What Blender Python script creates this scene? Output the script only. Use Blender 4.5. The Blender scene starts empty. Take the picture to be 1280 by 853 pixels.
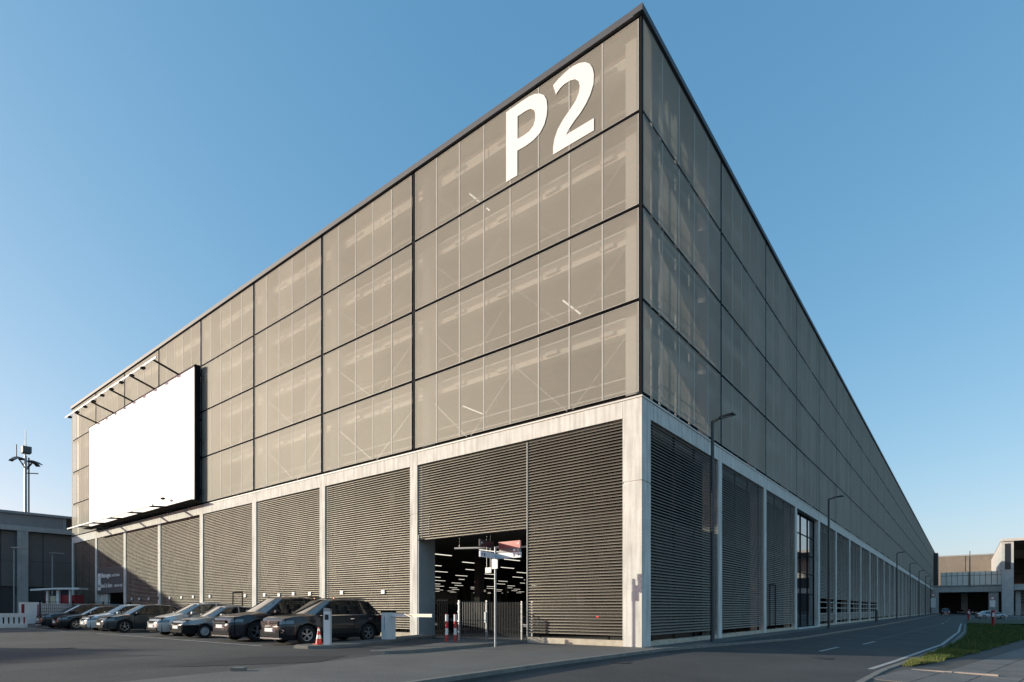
import bpy, bmesh, math, random
from mathutils import Vector, Matrix
random.seed(7)
R = math.radians
SC = bpy.context.scene
COL = SC.collection

# ------------------------------------------------------------------ camera
cam_d = bpy.data.cameras.new('camera')
cam = bpy.data.objects.new('camera', cam_d)
COL.objects.link(cam)
cam.location = (8.357, -17.485, 1.25)
cam.rotation_euler = (R(90), 0, R(38.2745))
cam_d.sensor_width = 36.0
cam_d.lens = 718.2 / 1280 * 36
cam_d.shift_y = (762.0 - 426.5) / 1280
cam_d.clip_start = 0.05
cam_d.clip_end = 6000
SC.camera = cam

# ------------------------------------------------------------------ world + sun
SUN_EL = 13.0
SUN_PHI = 38.0                      # direction of travel: (cos, sin) in the ground plane
sx, sy = -math.cos(R(SUN_PHI)), -math.sin(R(SUN_PHI))   # towards the sun
W = bpy.data.worlds.new("World")
SC.world = W
W.use_nodes = True
wn = W.node_tree
for n in list(wn.nodes): wn.nodes.remove(n)
sky = wn.nodes.new('ShaderNodeTexSky')
sky.sky_type = 'NISHITA'
sky.sun_disc = False
sky.sun_elevation = R(SUN_EL)
sky.sun_rotation = math.atan2(sx, sy)
sky.altitude = 50
sky.air_density = 1.0
sky.dust_density = 1.2
sky.ozone_density = 2.6
bg = wn.nodes.new('ShaderNodeBackground')
bg.inputs['Strength'].default_value = 0.15
wo = wn.nodes.new('ShaderNodeOutputWorld')
# mild tone response of the sky colour, channel by channel
sep = wn.nodes.new('ShaderNodeSeparateColor'); com = wn.nodes.new('ShaderNodeCombineColor')
wn.links.new(sky.outputs[0], sep.inputs[0])
for i_, (ga, pw) in enumerate(((.88, .97), (.765, .62), (.81, .49))):
    k_ = .15 * 2**.7
    m1 = wn.nodes.new('ShaderNodeMath'); m1.operation = 'POWER'; m1.inputs[1].default_value = pw
    m2 = wn.nodes.new('ShaderNodeMath'); m2.operation = 'MULTIPLY'; m2.inputs[1].default_value = ga*k_**pw/k_
    wn.links.new(sep.outputs[i_], m1.inputs[0]); wn.links.new(m1.outputs[0], m2.inputs[0]); wn.links.new(m2.outputs[0], com.inputs[i_])
wn.links.new(com.outputs[0], bg.inputs[0])
wn.links.new(bg.outputs[0], wo.inputs[0])

sd = bpy.data.lights.new('sun', 'SUN')
sun = bpy.data.objects.new('sun', sd)
COL.objects.link(sun)
sd.energy = 3.1
sd.angle = R(0.5)
sd.color = (1.0, 0.935, 0.75)
tosun = Vector((sx * math.cos(R(SUN_EL)), sy * math.cos(R(SUN_EL)), math.sin(R(SUN_EL))))
sun.rotation_euler = tosun.to_track_quat('Z', 'Y').to_euler()
sun.location = (-40, -40, 60)

SC.view_settings.view_transform = 'Standard'
SC.view_settings.look = 'None'
SC.view_settings.gamma = 1
SC.view_settings.exposure = 0.76
SC.cycles.max_bounces = 8
SC.cycles.transparent_max_bounces = 16
SC.cycles.diffuse_bounces = 3
SC.cycles.glossy_bounces = 4
SC.cycles.transmission_bounces = 4
SC.cycles.sample_clamp_indirect = 4.0
SC.cycles.caustics_reflective = False
SC.cycles.caustics_refractive = False

# ------------------------------------------------------------------ materials
MATS = {}
def mat(name, col, rough=0.6, metal=0.0, var=0.0, vscale=2.0, bump=0.0, bscale=30.0, spec=None,
        streak=0.0, emit=None, estr=0.0, coat=0.0, speckle=0.0, sscale=200.0, dirt=0.0):
    if name in MATS: return MATS[name]
    m = bpy.data.materials.new(name); MATS[name] = m
    m.use_nodes = True
    nt = m.node_tree; N = nt.nodes; Lk = nt.links
    b = N['Principled BSDF']
    b.inputs['Roughness'].default_value = rough
    b.inputs['Metallic'].default_value = metal
    if spec is not None: b.inputs['Specular IOR Level'].default_value = spec
    if coat:
        b.inputs['Coat Weight'].default_value = coat
        b.inputs['Coat Roughness'].default_value = 0.04
    if emit:
        b.inputs['Emission Color'].default_value = (*emit, 1)
        b.inputs['Emission Strength'].default_value = estr
    tc = N.new('ShaderNodeTexCoord')
    geo = N.new('ShaderNodeNewGeometry')
    cur = None
    rgb = N.new('ShaderNodeRGB'); rgb.outputs[0].default_value = (*col, 1)
    cur = rgb.outputs[0]
    def mulby(sock, lo, hi, f0=0.3, f1=0.7):
        nonlocal cur
        mr = N.new('ShaderNodeMapRange')
        mr.inputs[1].default_value = f0; mr.inputs[2].default_value = f1
        mr.inputs[3].default_value = lo; mr.inputs[4].default_value = hi
        Lk.new(sock, mr.inputs[0])
        mx = N.new('ShaderNodeMix'); mx.data_type = 'RGBA'; mx.blend_type = 'MULTIPLY'
        mx.inputs[0].default_value = 1
        Lk.new(cur, mx.inputs[6]); Lk.new(mr.outputs[0], mx.inputs[7])
        cur = mx.outputs[2]
    if var:
        n = N.new('ShaderNodeTexNoise'); n.inputs['Scale'].default_value = vscale
        n.inputs['Detail'].default_value = 6; n.inputs['Roughness'].default_value = 0.65
        Lk.new(geo.outputs['Position'], n.inputs['Vector'])
        mulby(n.outputs['Fac'], 1 - var, 1 + var)
    if streak:
        mp = N.new('ShaderNodeMapping'); mp.inputs['Scale'].default_value = (6, 6, 0.5)
        Lk.new(geo.outputs['Position'], mp.inputs['Vector'])
        n = N.new('ShaderNodeTexNoise'); n.inputs['Scale'].default_value = 1.0
        n.inputs['Detail'].default_value = 5
        Lk.new(mp.outputs[0], n.inputs['Vector'])
        mulby(n.outputs['Fac'], 1 - streak, 1 + streak * .4, .35, .6)
    if speckle:
        n = N.new('ShaderNodeTexNoise'); n.inputs['Scale'].default_value = sscale
        n.inputs['Detail'].default_value = 2
        Lk.new(geo.outputs['Position'], n.inputs['Vector'])
        mulby(n.outputs['Fac'], 1 - speckle, 1 + speckle, .3, .7)
    Lk.new(cur, b.inputs['Base Color'])
    if bump:
        n = N.new('ShaderNodeTexNoise'); n.inputs['Scale'].default_value = bscale
        n.inputs['Detail'].default_value = 4
        Lk.new(geo.outputs['Position'], n.inputs['Vector'])
        bp = N.new('ShaderNodeBump'); bp.inputs['Strength'].default_value = bump
        bp.inputs['Distance'].default_value = 0.01
        Lk.new(n.outputs['Fac'], bp.inputs['Height'])
        Lk.new(bp.outputs[0], b.inputs['Normal'])
    return m

concrete = mat('concrete', (0.64, 0.62, 0.575), 0.85, var=0.12, vscale=1.3, streak=0.20, bump=0.15, bscale=60)
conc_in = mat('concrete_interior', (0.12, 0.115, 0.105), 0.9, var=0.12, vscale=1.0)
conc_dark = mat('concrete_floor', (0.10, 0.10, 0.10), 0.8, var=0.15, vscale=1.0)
edge_m = mat('slab_edge_paint', (0.78, 0.75, 0.68), 0.8, var=0.06)
steel_w = mat('light_steel', (0.62, 0.60, 0.56), 0.5, var=0.05)
steel_d = mat('dark_steel', (0.008, 0.009, 0.011), 0.85, spec=.15, var=0.1)
coping_m = mat('coping_sheet', (0.075, 0.08, 0.09), 0.6, metal=0.0, var=0.08)
alu = mat('aluminium_frame', (0.46, 0.445, 0.41), 0.6, metal=0.0, var=0.05)
slat_m = mat('louvre_blade', (0.142, 0.130, 0.109), 0.46, metal=0.54, var=0.16, vscale=0.6, spec=.35)
plinth_m = mat('plinth_concrete', (0.48, 0.42, 0.33), 0.9, var=0.2, vscale=3, bump=.3, bscale=25)
white_m = mat('white_vinyl', (0.80, 0.79, 0.77), 0.5, var=0.02, vscale=1)
board_m = mat('white_banner', (0.86, 0.85, 0.82), 0.55, var=0.015, vscale=.4)
asphalt = mat('asphalt', (0.060, 0.058, 0.056), 0.88, var=0.30, vscale=0.28, bump=0.5, bscale=55, speckle=.35, sscale=28)
asph_new = mat('asphalt_new', (0.026, 0.026, 0.028), 0.85, var=0.18, vscale=0.5, bump=0.4, bscale=60, speckle=.3, sscale=30)
pave_m = mat('pavement_grey', (0.128, 0.123, 0.112), 0.9, var=0.18, vscale=0.7, bump=0.35, bscale=35, speckle=.25, sscale=22)
kerb_m = mat('kerb_concrete', (0.20, 0.19, 0.17), 0.9, var=0.2, vscale=3, bump=.3, bscale=40)
slab_m = mat('paving_slab', (0.155, 0.145, 0.135), 0.9, var=0.2, vscale=1.2, bump=.3, bscale=45, speckle=.2, sscale=40)
joint_m = mat('joint_sand', (0.085, 0.08, 0.072), 0.95, var=.15, vscale=2)
paint_w = mat('road_paint', (0.42, 0.40, 0.37), 0.8, var=0.35, vscale=6, speckle=.3, sscale=30)
soil_m = mat('lawn_soil', (0.035, 0.050, 0.018), 0.95, var=0.3, vscale=3)
lamp_m = mat('lamp_tube', (0.9, 0.9, 0.85), 0.5, emit=(1.0, 0.93, 0.80), estr=.75)
black_m = mat('black_rubber', (0.012, 0.012, 0.013), 0.7)
galv = mat('galvanised_steel', (0.36, 0.37, 0.38), 0.45, metal=0.6, var=0.12, vscale=5)
pole_m = mat('lamp_pole_paint', (0.07, 0.075, 0.08), 0.5, metal=0.3)
red_m = mat('red_paint', (0.55, 0.035, 0.03), 0.45, var=.08)
redk = mat('kiosk_red', (0.30, 0.012, 0.022), 0.4, var=.1)
white_p = mat('white_paint', (0.78, 0.78, 0.77), 0.45, var=.03)
bluegrey = mat('grey_cladding', (0.30, 0.32, 0.335), 0.6, var=.08, vscale=.8)
cladd = mat('dark_cladding', (0.13, 0.128, 0.125), 0.6, var=.12, vscale=.5)
cladd2 = mat('darker_cladding', (0.045, 0.047, 0.05), 0.6, var=.12, vscale=.5)
sign_k = mat('sign_black', (0.012, 0.014, 0.02), 0.35)
sign_r = mat('sign_red', (0.42, 0.10, 0.085), 0.3)
sign_g = mat('sign_grey', (0.12, 0.125, 0.14), 0.35)
sign_w = mat('sign_white', (0.72, 0.74, 0.78), 0.3)

def glass(name, col=(0.02, 0.025, 0.03), tr=0.0):
    m = bpy.data.materials.new(name); m.use_nodes = True
    nt = m.node_tree; b = nt.nodes['Principled BSDF']
    b.inputs['Base Color'].default_value = (*col, 1)
    b.inputs['Roughness'].default_value = 0.03
    b.inputs['IOR'].default_value = 1.52 if tr else 2.1
    b.inputs['Specular IOR Level'].default_value = 0.8
    if tr:
        t = nt.nodes.new('ShaderNodeBsdfTransparent'); t.inputs[0].default_value = (.75, .8, .8, 1)
        mx = nt.nodes.new('ShaderNodeMixShader')
        fr = nt.nodes.new('ShaderNodeFresnel'); fr.inputs[0].default_value = 1.5
        ma = nt.nodes.new('ShaderNodeMath'); ma.operation = 'ADD'; ma.use_clamp = True
        ma.inputs[1].default_value = 1 - tr
        nt.links.new(fr.outputs[0], ma.inputs[0])
        nt.links.new(ma.outputs[0], mx.inputs[0])
        nt.links.new(t.outputs[0], mx.inputs[1]); nt.links.new(b.outputs[0], mx.inputs[2])
        nt.links.new(mx.outputs[0], nt.nodes['Material Output'].inputs[0])
    return m
glass_car = glass('car_glass', (0.012, 0.014, 0.016), tr=0.35)
glass_b = glass('window_glass', (0.03, 0.035, 0.04))
glass_rail = glass('glass_balustrade', (0.30, 0.36, 0.36), tr=0.3)

def mesh_material(name, col, openness, back):
    """expanded metal: strands of painted metal with holes between them"""
    m = bpy.data.materials.new(name); m.use_nodes = True
    nt = m.node_tree; N = nt.nodes; Lk = nt.links
    N.remove(N['Principled BSDF'])
    out = N['Material Output']
    geo = N.new('ShaderNodeNewGeometry')
    no = N.new('ShaderNodeTexNoise'); no.inputs['Scale'].default_value = .5; no.inputs['Detail'].default_value = 4
    Lk.new(geo.outputs['Position'], no.inputs['Vector'])
    mp = N.new('ShaderNodeMapping'); mp.inputs['Scale'].default_value = (1.2, 1.2, 26)
    Lk.new(geo.outputs['Position'], mp.inputs['Vector'])
    n2 = N.new('ShaderNodeTexNoise'); n2.inputs['Scale'].default_value = 1.0; n2.inputs['Detail'].default_value = 3
    Lk.new(mp.outputs[0], n2.inputs['Vector'])
    mr = N.new('ShaderNodeMapRange'); mr.inputs[1].default_value = .3; mr.inputs[2].default_value = .7
    mr.inputs[3].default_value = .96; mr.inputs[4].default_value = 1.04
    Lk.new(no.outputs['Fac'], mr.inputs[0])
    mr2 = N.new('ShaderNodeMapRange'); mr2.inputs[1].default_value = .3; mr2.inputs[2].default_value = .7
    mr2.inputs[3].default_value = .97; mr2.inputs[4].default_value = 1.03
    Lk.new(n2.outputs['Fac'], mr2.inputs[0])
    mu = N.new('ShaderNodeMath'); mu.operation = 'MULTIPLY'
    oi = N.new('ShaderNodeObjectInfo'); mr4 = N.new('ShaderNodeMapRange')
    mr4.inputs[3].default_value = .91; mr4.inputs[4].default_value = 1.07
    Lk.new(oi.outputs['Random'], mr4.inputs[0])
    mu0 = N.new('ShaderNodeMath'); mu0.operation = 'MULTIPLY'
    Lk.new(mr.outputs[0], mu0.inputs[0]); Lk.new(mr4.outputs[0], mu0.inputs[1])
    Lk.new(mu0.outputs[0], mu.inputs[0]); Lk.new(mr2.outputs[0], mu.inputs[1])
    mx = N.new('ShaderNodeMix'); mx.data_type = 'RGBA'; mx.blend_type = 'MULTIPLY'; mx.inputs[0].default_value = 1
    mx.inputs[6].default_value = (*col, 1); Lk.new(mu.outputs[0], mx.inputs[7])
    d = N.new('ShaderNodeBsdfDiffuse'); Lk.new(mx.outputs[2], d.inputs[0])
    tl = N.new('ShaderNodeBsdfTranslucent'); Lk.new(mx.outputs[2], tl.inputs[0])
    g = N.new('ShaderNodeBsdfGlossy'); g.inputs['Roughness'].default_value = .52
    g.inputs[0].default_value = (.46, .45, .42, 1)
    a = N.new('ShaderNodeMixShader'); a.inputs[0].default_value = back
    Lk.new(d.outputs[0], a.inputs[1]); Lk.new(tl.outputs[0], a.inputs[2])
    a2 = N.new('ShaderNodeMixShader'); a2.inputs[0].default_value = .07
    Lk.new(a.outputs[0], a2.inputs[1]); Lk.new(g.outputs[0], a2.inputs[2])
    t = N.new('ShaderNodeBsdfTransparent')
    b = N.new('ShaderNodeMixShader')
    # holes look smaller the more obliquely the sheet is seen (strands have depth)
    lw = N.new('ShaderNodeLayerWeight'); lw.inputs[0].default_value = .5
    mr3 = N.new('ShaderNodeMapRange'); mr3.inputs[1].default_value = 0; mr3.inputs[2].default_value = 1
    mr3.inputs[3].default_value = 1 - openness; mr3.inputs[4].default_value = 1 - openness * .35
    Lk.new(lw.outputs['Facing'], mr3.inputs[0])
    Lk.new(mr3.outputs[0], b.inputs[0])
    Lk.new(t.outputs[0], b.inputs[1]); Lk.new(a2.outputs[0], b.inputs[2])
    Lk.new(b.outputs[0], out.inputs[0])
    return m
mesh_m = mesh_material('expanded_metal_mesh', (0.50, 0.468, 0.395), 0.47, 0.30)

# ------------------------------------------------------------------ builders
class MB:
    def __init__(s): s.v = []; s.f = []; s.mi = []; s.m = 0
    def add(s, vs, fs, m=None):
        o = len(s.v); s.v += [tuple(p) for p in vs]
        s.f += [tuple(i + o for i in f) for f in fs]
        s.mi += [s.m if m is None else m] * len(fs); return s
    def box(s, x0, x1, y0, y1, z0, z1, m=None):
        if x0 > x1: x0, x1 = x1, x0
        if y0 > y1: y0, y1 = y1, y0
        return s.add([(x0,y0,z0),(x1,y0,z0),(x1,y1,z0),(x0,y1,z0),(x0,y0,z1),(x1,y0,z1),(x1,y1,z1),(x0,y1,z1)],
              [(0,3,2,1),(4,5,6,7),(0,1,5,4),(1,2,6,5),(2,3,7,6),(3,0,4,7)], m)
    def bar(s, p, q, w, h=None, m=None):
        h = h or w
        p = Vector(p); q = Vector(q); d = (q - p).normalized()
        up = Vector((0,0,1)) if abs(d.z) < .95 else Vector((0,1,0))
        a = d.cross(up).normalized() * w / 2; b = a.cross(d).normalized() * h / 2
        vs = [p-a-b, p+a-b, p+a+b, p-a+b, q-a-b, q+a-b, q+a+b, q-a+b]
        return s.add(vs, [(0,3,2,1),(4,5,6,7),(0,1,5,4),(1,2,6,5),(2,3,7,6),(3,0,4,7)], m)
    def tube(s, p, q, r, r2=None, n=10, m=None):
        r2 = r if r2 is None else r2
        p = Vector(p); q = Vector(q); d = (q - p).normalized()
        up = Vector((0,0,1)) if abs(d.z) < .95 else Vector((0,1,0))
        a = d.cross(up).normalized(); b = a.cross(d).normalized()
        vs = []
        for c, rr in ((p, r), (q, r2)):
            for i in range(n):
                t = 2*math.pi*i/n; vs.append(c + a*math.cos(t)*rr + b*math.sin(t)*rr)
        fs = [(i, (i+1)%n, n+(i+1)%n, n+i) for i in range(n)]
        fs += [tuple(range(n-1,-1,-1)), tuple(range(n, 2*n))]
        return s.add(vs, fs, m)
    def lathe(s, c, prof, n=20, axis='z', m=None):
        vs = []
        for (r, h) in prof:
            for i in range(n):
                t = 2*math.pi*i/n; a, b = math.cos(t)*r, math.sin(t)*r
                if axis == 'z': vs.append((c[0]+a, c[1]+b, c[2]+h))
                elif axis == 'y': vs.append((c[0]+a, c[1]+h, c[2]+b))
                else: vs.append((c[0]+h, c[1]+a, c[2]+b))
        fs = []
        for k in range(len(prof)-1):
            for i in range(n):
                j = (i+1) % n
                fs.append((k*n+i, k*n+j, (k+1)*n+j, (k+1)*n+i))
        return s.add(vs, fs, m)
    def prism(s, pts, y0, y1, plane='xz', m=None):
        n = len(pts)
        def P(a, b, c):
            return (a, c, b) if plane == 'xz' else ((c, a, b) if plane == 'yz' else (a, b, c))
        vs = [P(a, b, y0) for a, b in pts] + [P(a, b, y1) for a, b in pts]
        fs = [tuple(range(n)), tuple(range(2*n-1, n-1, -1))] + [(i, (i+1)%n, n+(i+1)%n, n+i) for i in range(n)]
        return s.add(vs, fs, m)
    def data(s, name, mats, smooth=False, org=(0,0,0), fix=True):
        me = bpy.data.meshes.new(name)
        vs = s.v if org == (0,0,0) else [(a-org[0], b-org[1], c-org[2]) for a, b, c in s.v]
        me.from_pydata(vs, [], s.f)
        if not isinstance(mats, (list, tuple)): mats = [mats]
        for m in mats: me.materials.append(m)
        me.polygons.foreach_set('material_index', s.mi)
        if fix:
            bm = bmesh.new(); bm.from_mesh(me)
            bmesh.ops.recalc_face_normals(bm, faces=bm.faces)
            bm.to_mesh(me); bm.free()
        if smooth:
            me.polygons.foreach_set('use_smooth', [True]*len(me.polygons))
            try: me.set_sharp_from_angle(angle=R(smooth if smooth is not True else 35))
            except Exception: pass
        me.update()
        return me
    def build(s, name, mats, parent=None, smooth=False, org=(0,0,0), fix=True):
        return link(name, s.data(name, mats, smooth, org, fix), parent)

def link(name, data, parent=None, loc=None, rz=0):
    o = bpy.data.objects.new(name, data); COL.objects.link(o)
    if parent: o.parent = parent
    if loc is not None: o.location = loc
    if rz: o.rotation_euler = (0, 0, rz)
    return o
def tag(o, label=None, cat=None, group=None, kind=None):
    if label: o['label'] = label
    if cat: o['category'] = cat
    if group: o['group'] = group
    if kind: o['kind'] = kind
    return o
def thing(name, label, cat, loc=(0,0,0), rz=0, group=None):
    o = bpy.data.objects.new(name, None); COL.objects.link(o)
    o.empty_display_size = .3
    o.location = loc; o.rotation_euler = (0,0,rz)
    return tag(o, label, cat, group)
def copy_tree(o, parent=None):
    c = o.copy(); COL.objects.link(c)
    if parent: c.parent = parent
    for ch in list(o.children): copy_tree(ch, c)
    return c
def text_mesh(s, size, m, name='lettering', parent=None, loc=(0,0,0), rot=(R(90),0,0), sx=1.0, bold=0.0, ext=.004):
    cu = bpy.data.curves.new(name, 'FONT'); cu.body = s; cu.size = size; cu.extrude = ext; cu.offset = bold
    cu.resolution_u = 3
    t = bpy.data.objects.new('tmp', cu); COL.objects.link(t)
    dg = bpy.context.evaluated_depsgraph_get()
    me = bpy.data.meshes.new_from_object(t.evaluated_get(dg))
    bpy.data.objects.remove(t)
    me.materials.clear(); me.materials.append(m)
    o = link(name, me, parent, loc); o.rotation_euler = rot; o.scale = (sx, 1, 1)
    return o

# ------------------------------------------------------------------ ground heights
def ss(t): t = max(0., min(1., t)); return t*t*(3-2*t)
def roadz(x): return -0.10 - 0.03*min(max(x, 0), 14)
def lotz(x, y): return 0.06*ss((-5.0-x)/2.0)*ss((-0.2-y)/1.5)
def gz(x, y):
    if x >= pave_r(y)+.01: return roadz(x)
    return lotz(x, y)
PR = [(-60, 2.6), (-25, 1.6), (-16, 1.15), (-10.4, .93), (-6.8, .78), (0, .80), (5, 1.6), (10.8, 2.45), (38, 2.85), (260, 2.9)]
def lerp(tab, y):
    if y <= tab[0][0]: return tab[0][1]
    for (a, b), (c, d) in zip(tab, tab[1:]):
        if y <= c: return b + (d-b)*(y-a)/(c-a)
    return tab[-1][1]
def pave_r(y): return lerp(PR, y)

# ground sheet
def frange(a, b, st):
    r = []; x = a
    while x < b - 1e-6: r.append(x); x += st
    return r
ys = [-1500, -500, -200, -100, -60] + frange(-50, 40, 1.0) + frange(40, 260, 6) + [260, 300, 400, 600, 1000, 2500]
offs = [.02, .06] 
mb = MB(); rows = []
for y in ys:
    k = pave_r(y)
    xs = [-1500, -500, -200, -100, -60, -40, -25] + [-15, -10, -9] + frange(-8, .5, .75) + [k-.02, k+.02, k+1, k+2.5, 6, 8, 10, 12, 14.0, 20, 60, 200, 600, 2500]
    rows.append([(x, y, (lotz(x, y) if x < k else roadz(x)) - .012) for x in xs])
n = len(rows[0]); vs = [p for r in rows for p in r]
fs = [(j*n+i, j*n+i+1, (j+1)*n+i+1, (j+1)*n+i) for j in range(len(rows)-1) for i in range(n-1)]
mb.add(vs, fs)
tag(mb.build('ground', asphalt, fix=False), kind='structure')

def strip(name, tab, zf, m, nx=6, step=1.0, ymax=60, parent=None, kind='structure'):
    """tab: list of (y, x0, x1)"""
    t0 = [(a, b) for a, b, c in tab]; t1 = [(a, c) for a, b, c in tab]
    Y = sorted(set([a for a, b, c in tab] + frange(max(tab[0][0], -40), min(tab[-1][0], ymax), step)))
    vs = []
    for y in Y:
        x0, x1 = lerp(t0, y), lerp(t1, y)
        for i in range(nx+1):
            x = x0 + (x1-x0)*i/nx; vs.append((x, y, zf(x, y)))
    n = nx+1
    fs = [(j*n+i, j*n+i+1, (j+1)*n+i+1, (j+1)*n+i) for j in range(len(Y)-1) for i in range(nx)]
    o = MB().add(vs, fs).build(name, m, parent, fix=False)
    if kind: tag(o, kind=kind)
    return o

# road along the shaded face
RR = [(-60, 8.0), (-16, 7.2), (-4, 6.55), (-.5, 6.65), (3, 6.95), (8, 7.3), (14.8, 7.8), (34, 8.25), (64, 8.25), (110, 8.0), (185, 7.2), (260, 6.8)]
road_tab = [(y, pave_r(y)+.0, lerp(RR, y)) for y in [-60, -25, -16, -10.4, -6.8, -4, -.5, 0, 3, 5, 8, 10.8, 14.8, 34, 38, 64, 110, 185, 260]]
strip('road', road_tab, lambda x, y: roadz(x)-.004, asphalt, nx=8)
# newer dark asphalt band across the car park
lane = MB()
def drape(poly_rows, zf, m, name, kind='structure', parent=None, nx=10):
    vs = []; 
    for (a, b) in poly_rows:
        for i in range(nx+1):
            t = i/nx; x = a[0]+(b[0]-a[0])*t; y = a[1]+(b[1]-a[1])*t; vs.append((x, y, zf(x, y)))
    n = nx+1
    fs = [(j*n+i, j*n+i+1, (j+1)*n+i+1, (j+1)*n+i) for j in range(len(poly_rows)-1) for i in range(nx)]
    o = MB().add(vs, fs).build(name, m, parent, fix=False)
    return tag(o, kind=kind)
drape([((-30, -19), (-30, -24)), ((-15, -14.2), (-15, -17.5)), ((-8.6, -11.6), (-8.4, -14.4)), ((-6, -9.8), (-5.2, -12.2)), ((-4.85, -8.0), (-3.75, -9.6))],
      lambda x, y: lotz(x, y)-.006, asph_new, 'asphalt_patch', nx=8)

# sealed cracks, drain covers and oil stains on the tarmac
seal_m = mat('crack_sealant', (.016, .016, .017), .6)
iron_m = mat('cast_iron', (.05, .048, .046), .6, metal=.5, bump=.4, bscale=120)
def seal(pts, name='sealed_crack', w=.035):
    rnd = random.Random(len(pts)*7+int(abs(pts[0][0])*10))
    P_ = []
    for (a_, b_) in zip(pts, pts[1:]):
        for k in range(8):
            t = k/8; P_.append((a_[0]+(b_[0]-a_[0])*t+rnd.uniform(-.05, .05), a_[1]+(b_[1]-a_[1])*t+rnd.uniform(-.05, .05)))
    vs = []
    for i, (x, y) in enumerate(P_):
        ww = w*rnd.uniform(.6, 1.3)
        for q in (-1, 1):
            vs.append((x+q*ww*.5, y+q*ww*.5, gz(x, y)-(.0015 if x > pave_r(y) else .003)))
    fs = [(2*i, 2*i+1, 2*i+3, 2*i+2) for i in range(len(P_)-1)]
    tag(MB().add(vs, fs).build(name, seal_m, fix=False), kind='structure')
seal([(-24, -12), (-18, -10.6), (-12, -10.9), (-8, -9.2)]); seal([(-30, -9.4), (-20, -9.0), (-11, -8.9)])

for (x, y) in ((-13.5, -12.2), (4.9, 2.2), (1.2, -3.9)):
    z_ = gz(x, y)
    o = MB().tube((x, y, z_-.03), (x, y, z_+.002), .32, n=24).build('manhole_cover', iron_m)
    tag(o, kind='structure')

# pavement in front of the corner and along the shaded face
PL = [(-40, -2.2), (-20, -2.6), (-13.9, -3.1), (-9.6, -3.64), (-7.3, -4.3), (-6.4, -4.05), (-3, -4.3), (-1, -4.55), (-.02, -4.7)]
pv = strip('pavement', [(y, lerp(PL, y), pave_r(y)-.14) for y in [-40, -25, -20, -16, -13.9, -10.4, -9.6, -7.3, -6.8, -6.4, -3, -1, -.02]],
      lambda x, y: 0.0+.0*x, pave_m, nx=8)
strip('pavement', [(y, -.3, pave_r(y)-.14) for y in [0, 5, 10.8, 38, 240]], lambda x, y: -.012*max(x, 0), pave_m, nx=4)

# kerb stones
ks = MB().box(-.07, .07, .004, .996, -.13, .012).data('kerb_stone', kerb_m)
y = -19.0
kerbs_far = MB()
while y < 236:
    x0, x1 = pave_r(y)-.07, pave_r(y+1)-.07
    if y < 60:
        o = link('kerb_stone', ks, pv, (x0, y, -.012*max(x0, 0)*(y > 0)), -math.atan2(x1-x0, 1))
        o.scale = (1, math.hypot(1, x1-x0), 1)
        y += 1
    else:
        kerbs_far.bar((x0, y, -.09), (pave_r(y+4)-.07, y+3.98, -.09), .14, .14); y += 4
tag(kerbs_far.build('kerb_stone', kerb_m, pv), kind='stuff')

# right hand pavement, lawn
def rz2(x, y): return roadz(x)+.035
GRASS = [(1.1, 7.05, 7.1), (2.2, 7.12, 7.45), (4, 7.28, 7.75), (6, 7.42, 8.1), (9, 7.6, 8.6), (13.7, 7.95, 9.3), (20, 8.3, 10.2), (26.6, 8.45, 11.2), (40, 8.55, 16), (60, 8.55, 22), (62, 8.6, 60)]
lawn = strip('lawn_soil', GRASS, lambda x, y: rz2(x, y)+.02, soil_m, nx=8)
drape([((8.6, 66), (200, 66)), ((8.5, 80), (200, 80)), ((8.4, 100), (200, 100))], lambda x, y: rz2(x, y)+.02, soil_m, 'far_lawn', nx=8)
rp = strip('side_pavement', [(y, lerp(RR, y)+.14, 30) for y in [-30, -16, -4, -.5, 3, 8, 14.8, 26, 34]], lambda x, y: rz2(x, y)-.016, joint_m, nx=12)
# right kerb stones (flat channel blocks)
ks2 = MB().box(-.07, .07, .004, .996, -.12, .008).data('edging_stone', kerb_m)
y = -14.0
while y < 60:
    x0, x1 = lerp(RR, y)+.07, lerp(RR, y+1)+.07
    o = link('edging_stone', ks2, rp, (x0, y, rz2(x0, y)), -math.atan2(x1-x0, 1))
    o.scale = (1, math.hypot(1, x1-x0), 1)
    y += 1
# paving slabs on the right
DS = R(-9)
sl = MB().box(.012, .738, .012, 1.488, -.05, 0).data('paving_slab', slab_m)
U = Vector((math.cos(DS), math.sin(DS))); V = Vector((-math.sin(DS), math.cos(DS)))
O0 = Vector((6.6, -8.0))
def grassx(y): return lerp([(a, c) for a, b, c in GRASS], y)
cnt = 0
for i in range(-4, 26):
    for j in range(-3, 24):
        for_o = O0 + U*(i*.75) + V*(j*1.5 + (.75 if i % 2 else 0))
        c = for_o + U*.37 + V*.75
        if c.y < -7 or c.y > 26: continue
        le = lerp(RR, c.y)+.5
        if c.x < le: continue
        corners = [for_o, for_o+U*.75, for_o+V*1.5, for_o+U*.75+V*1.5]
        if c.y > .3 and min(q.x for q in corners) < grassx(max(q.y for q in corners))-.05: continue
        if c.x > 10.5 + (c.y+8)*.55: continue
        if cnt > 290: continue
        o = link('paving_slab', sl, rp, (for_o.x, for_o.y, rz2(for_o.x, c.y)+random.uniform(-.003, .003)))
        o.rotation_euler = (Matrix.Rotation(.03 if c.x < 14 else 0, 4, 'Y') @ Matrix.Rotation(DS, 4, 'Z')).to_euler()
        cnt += 1
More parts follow.
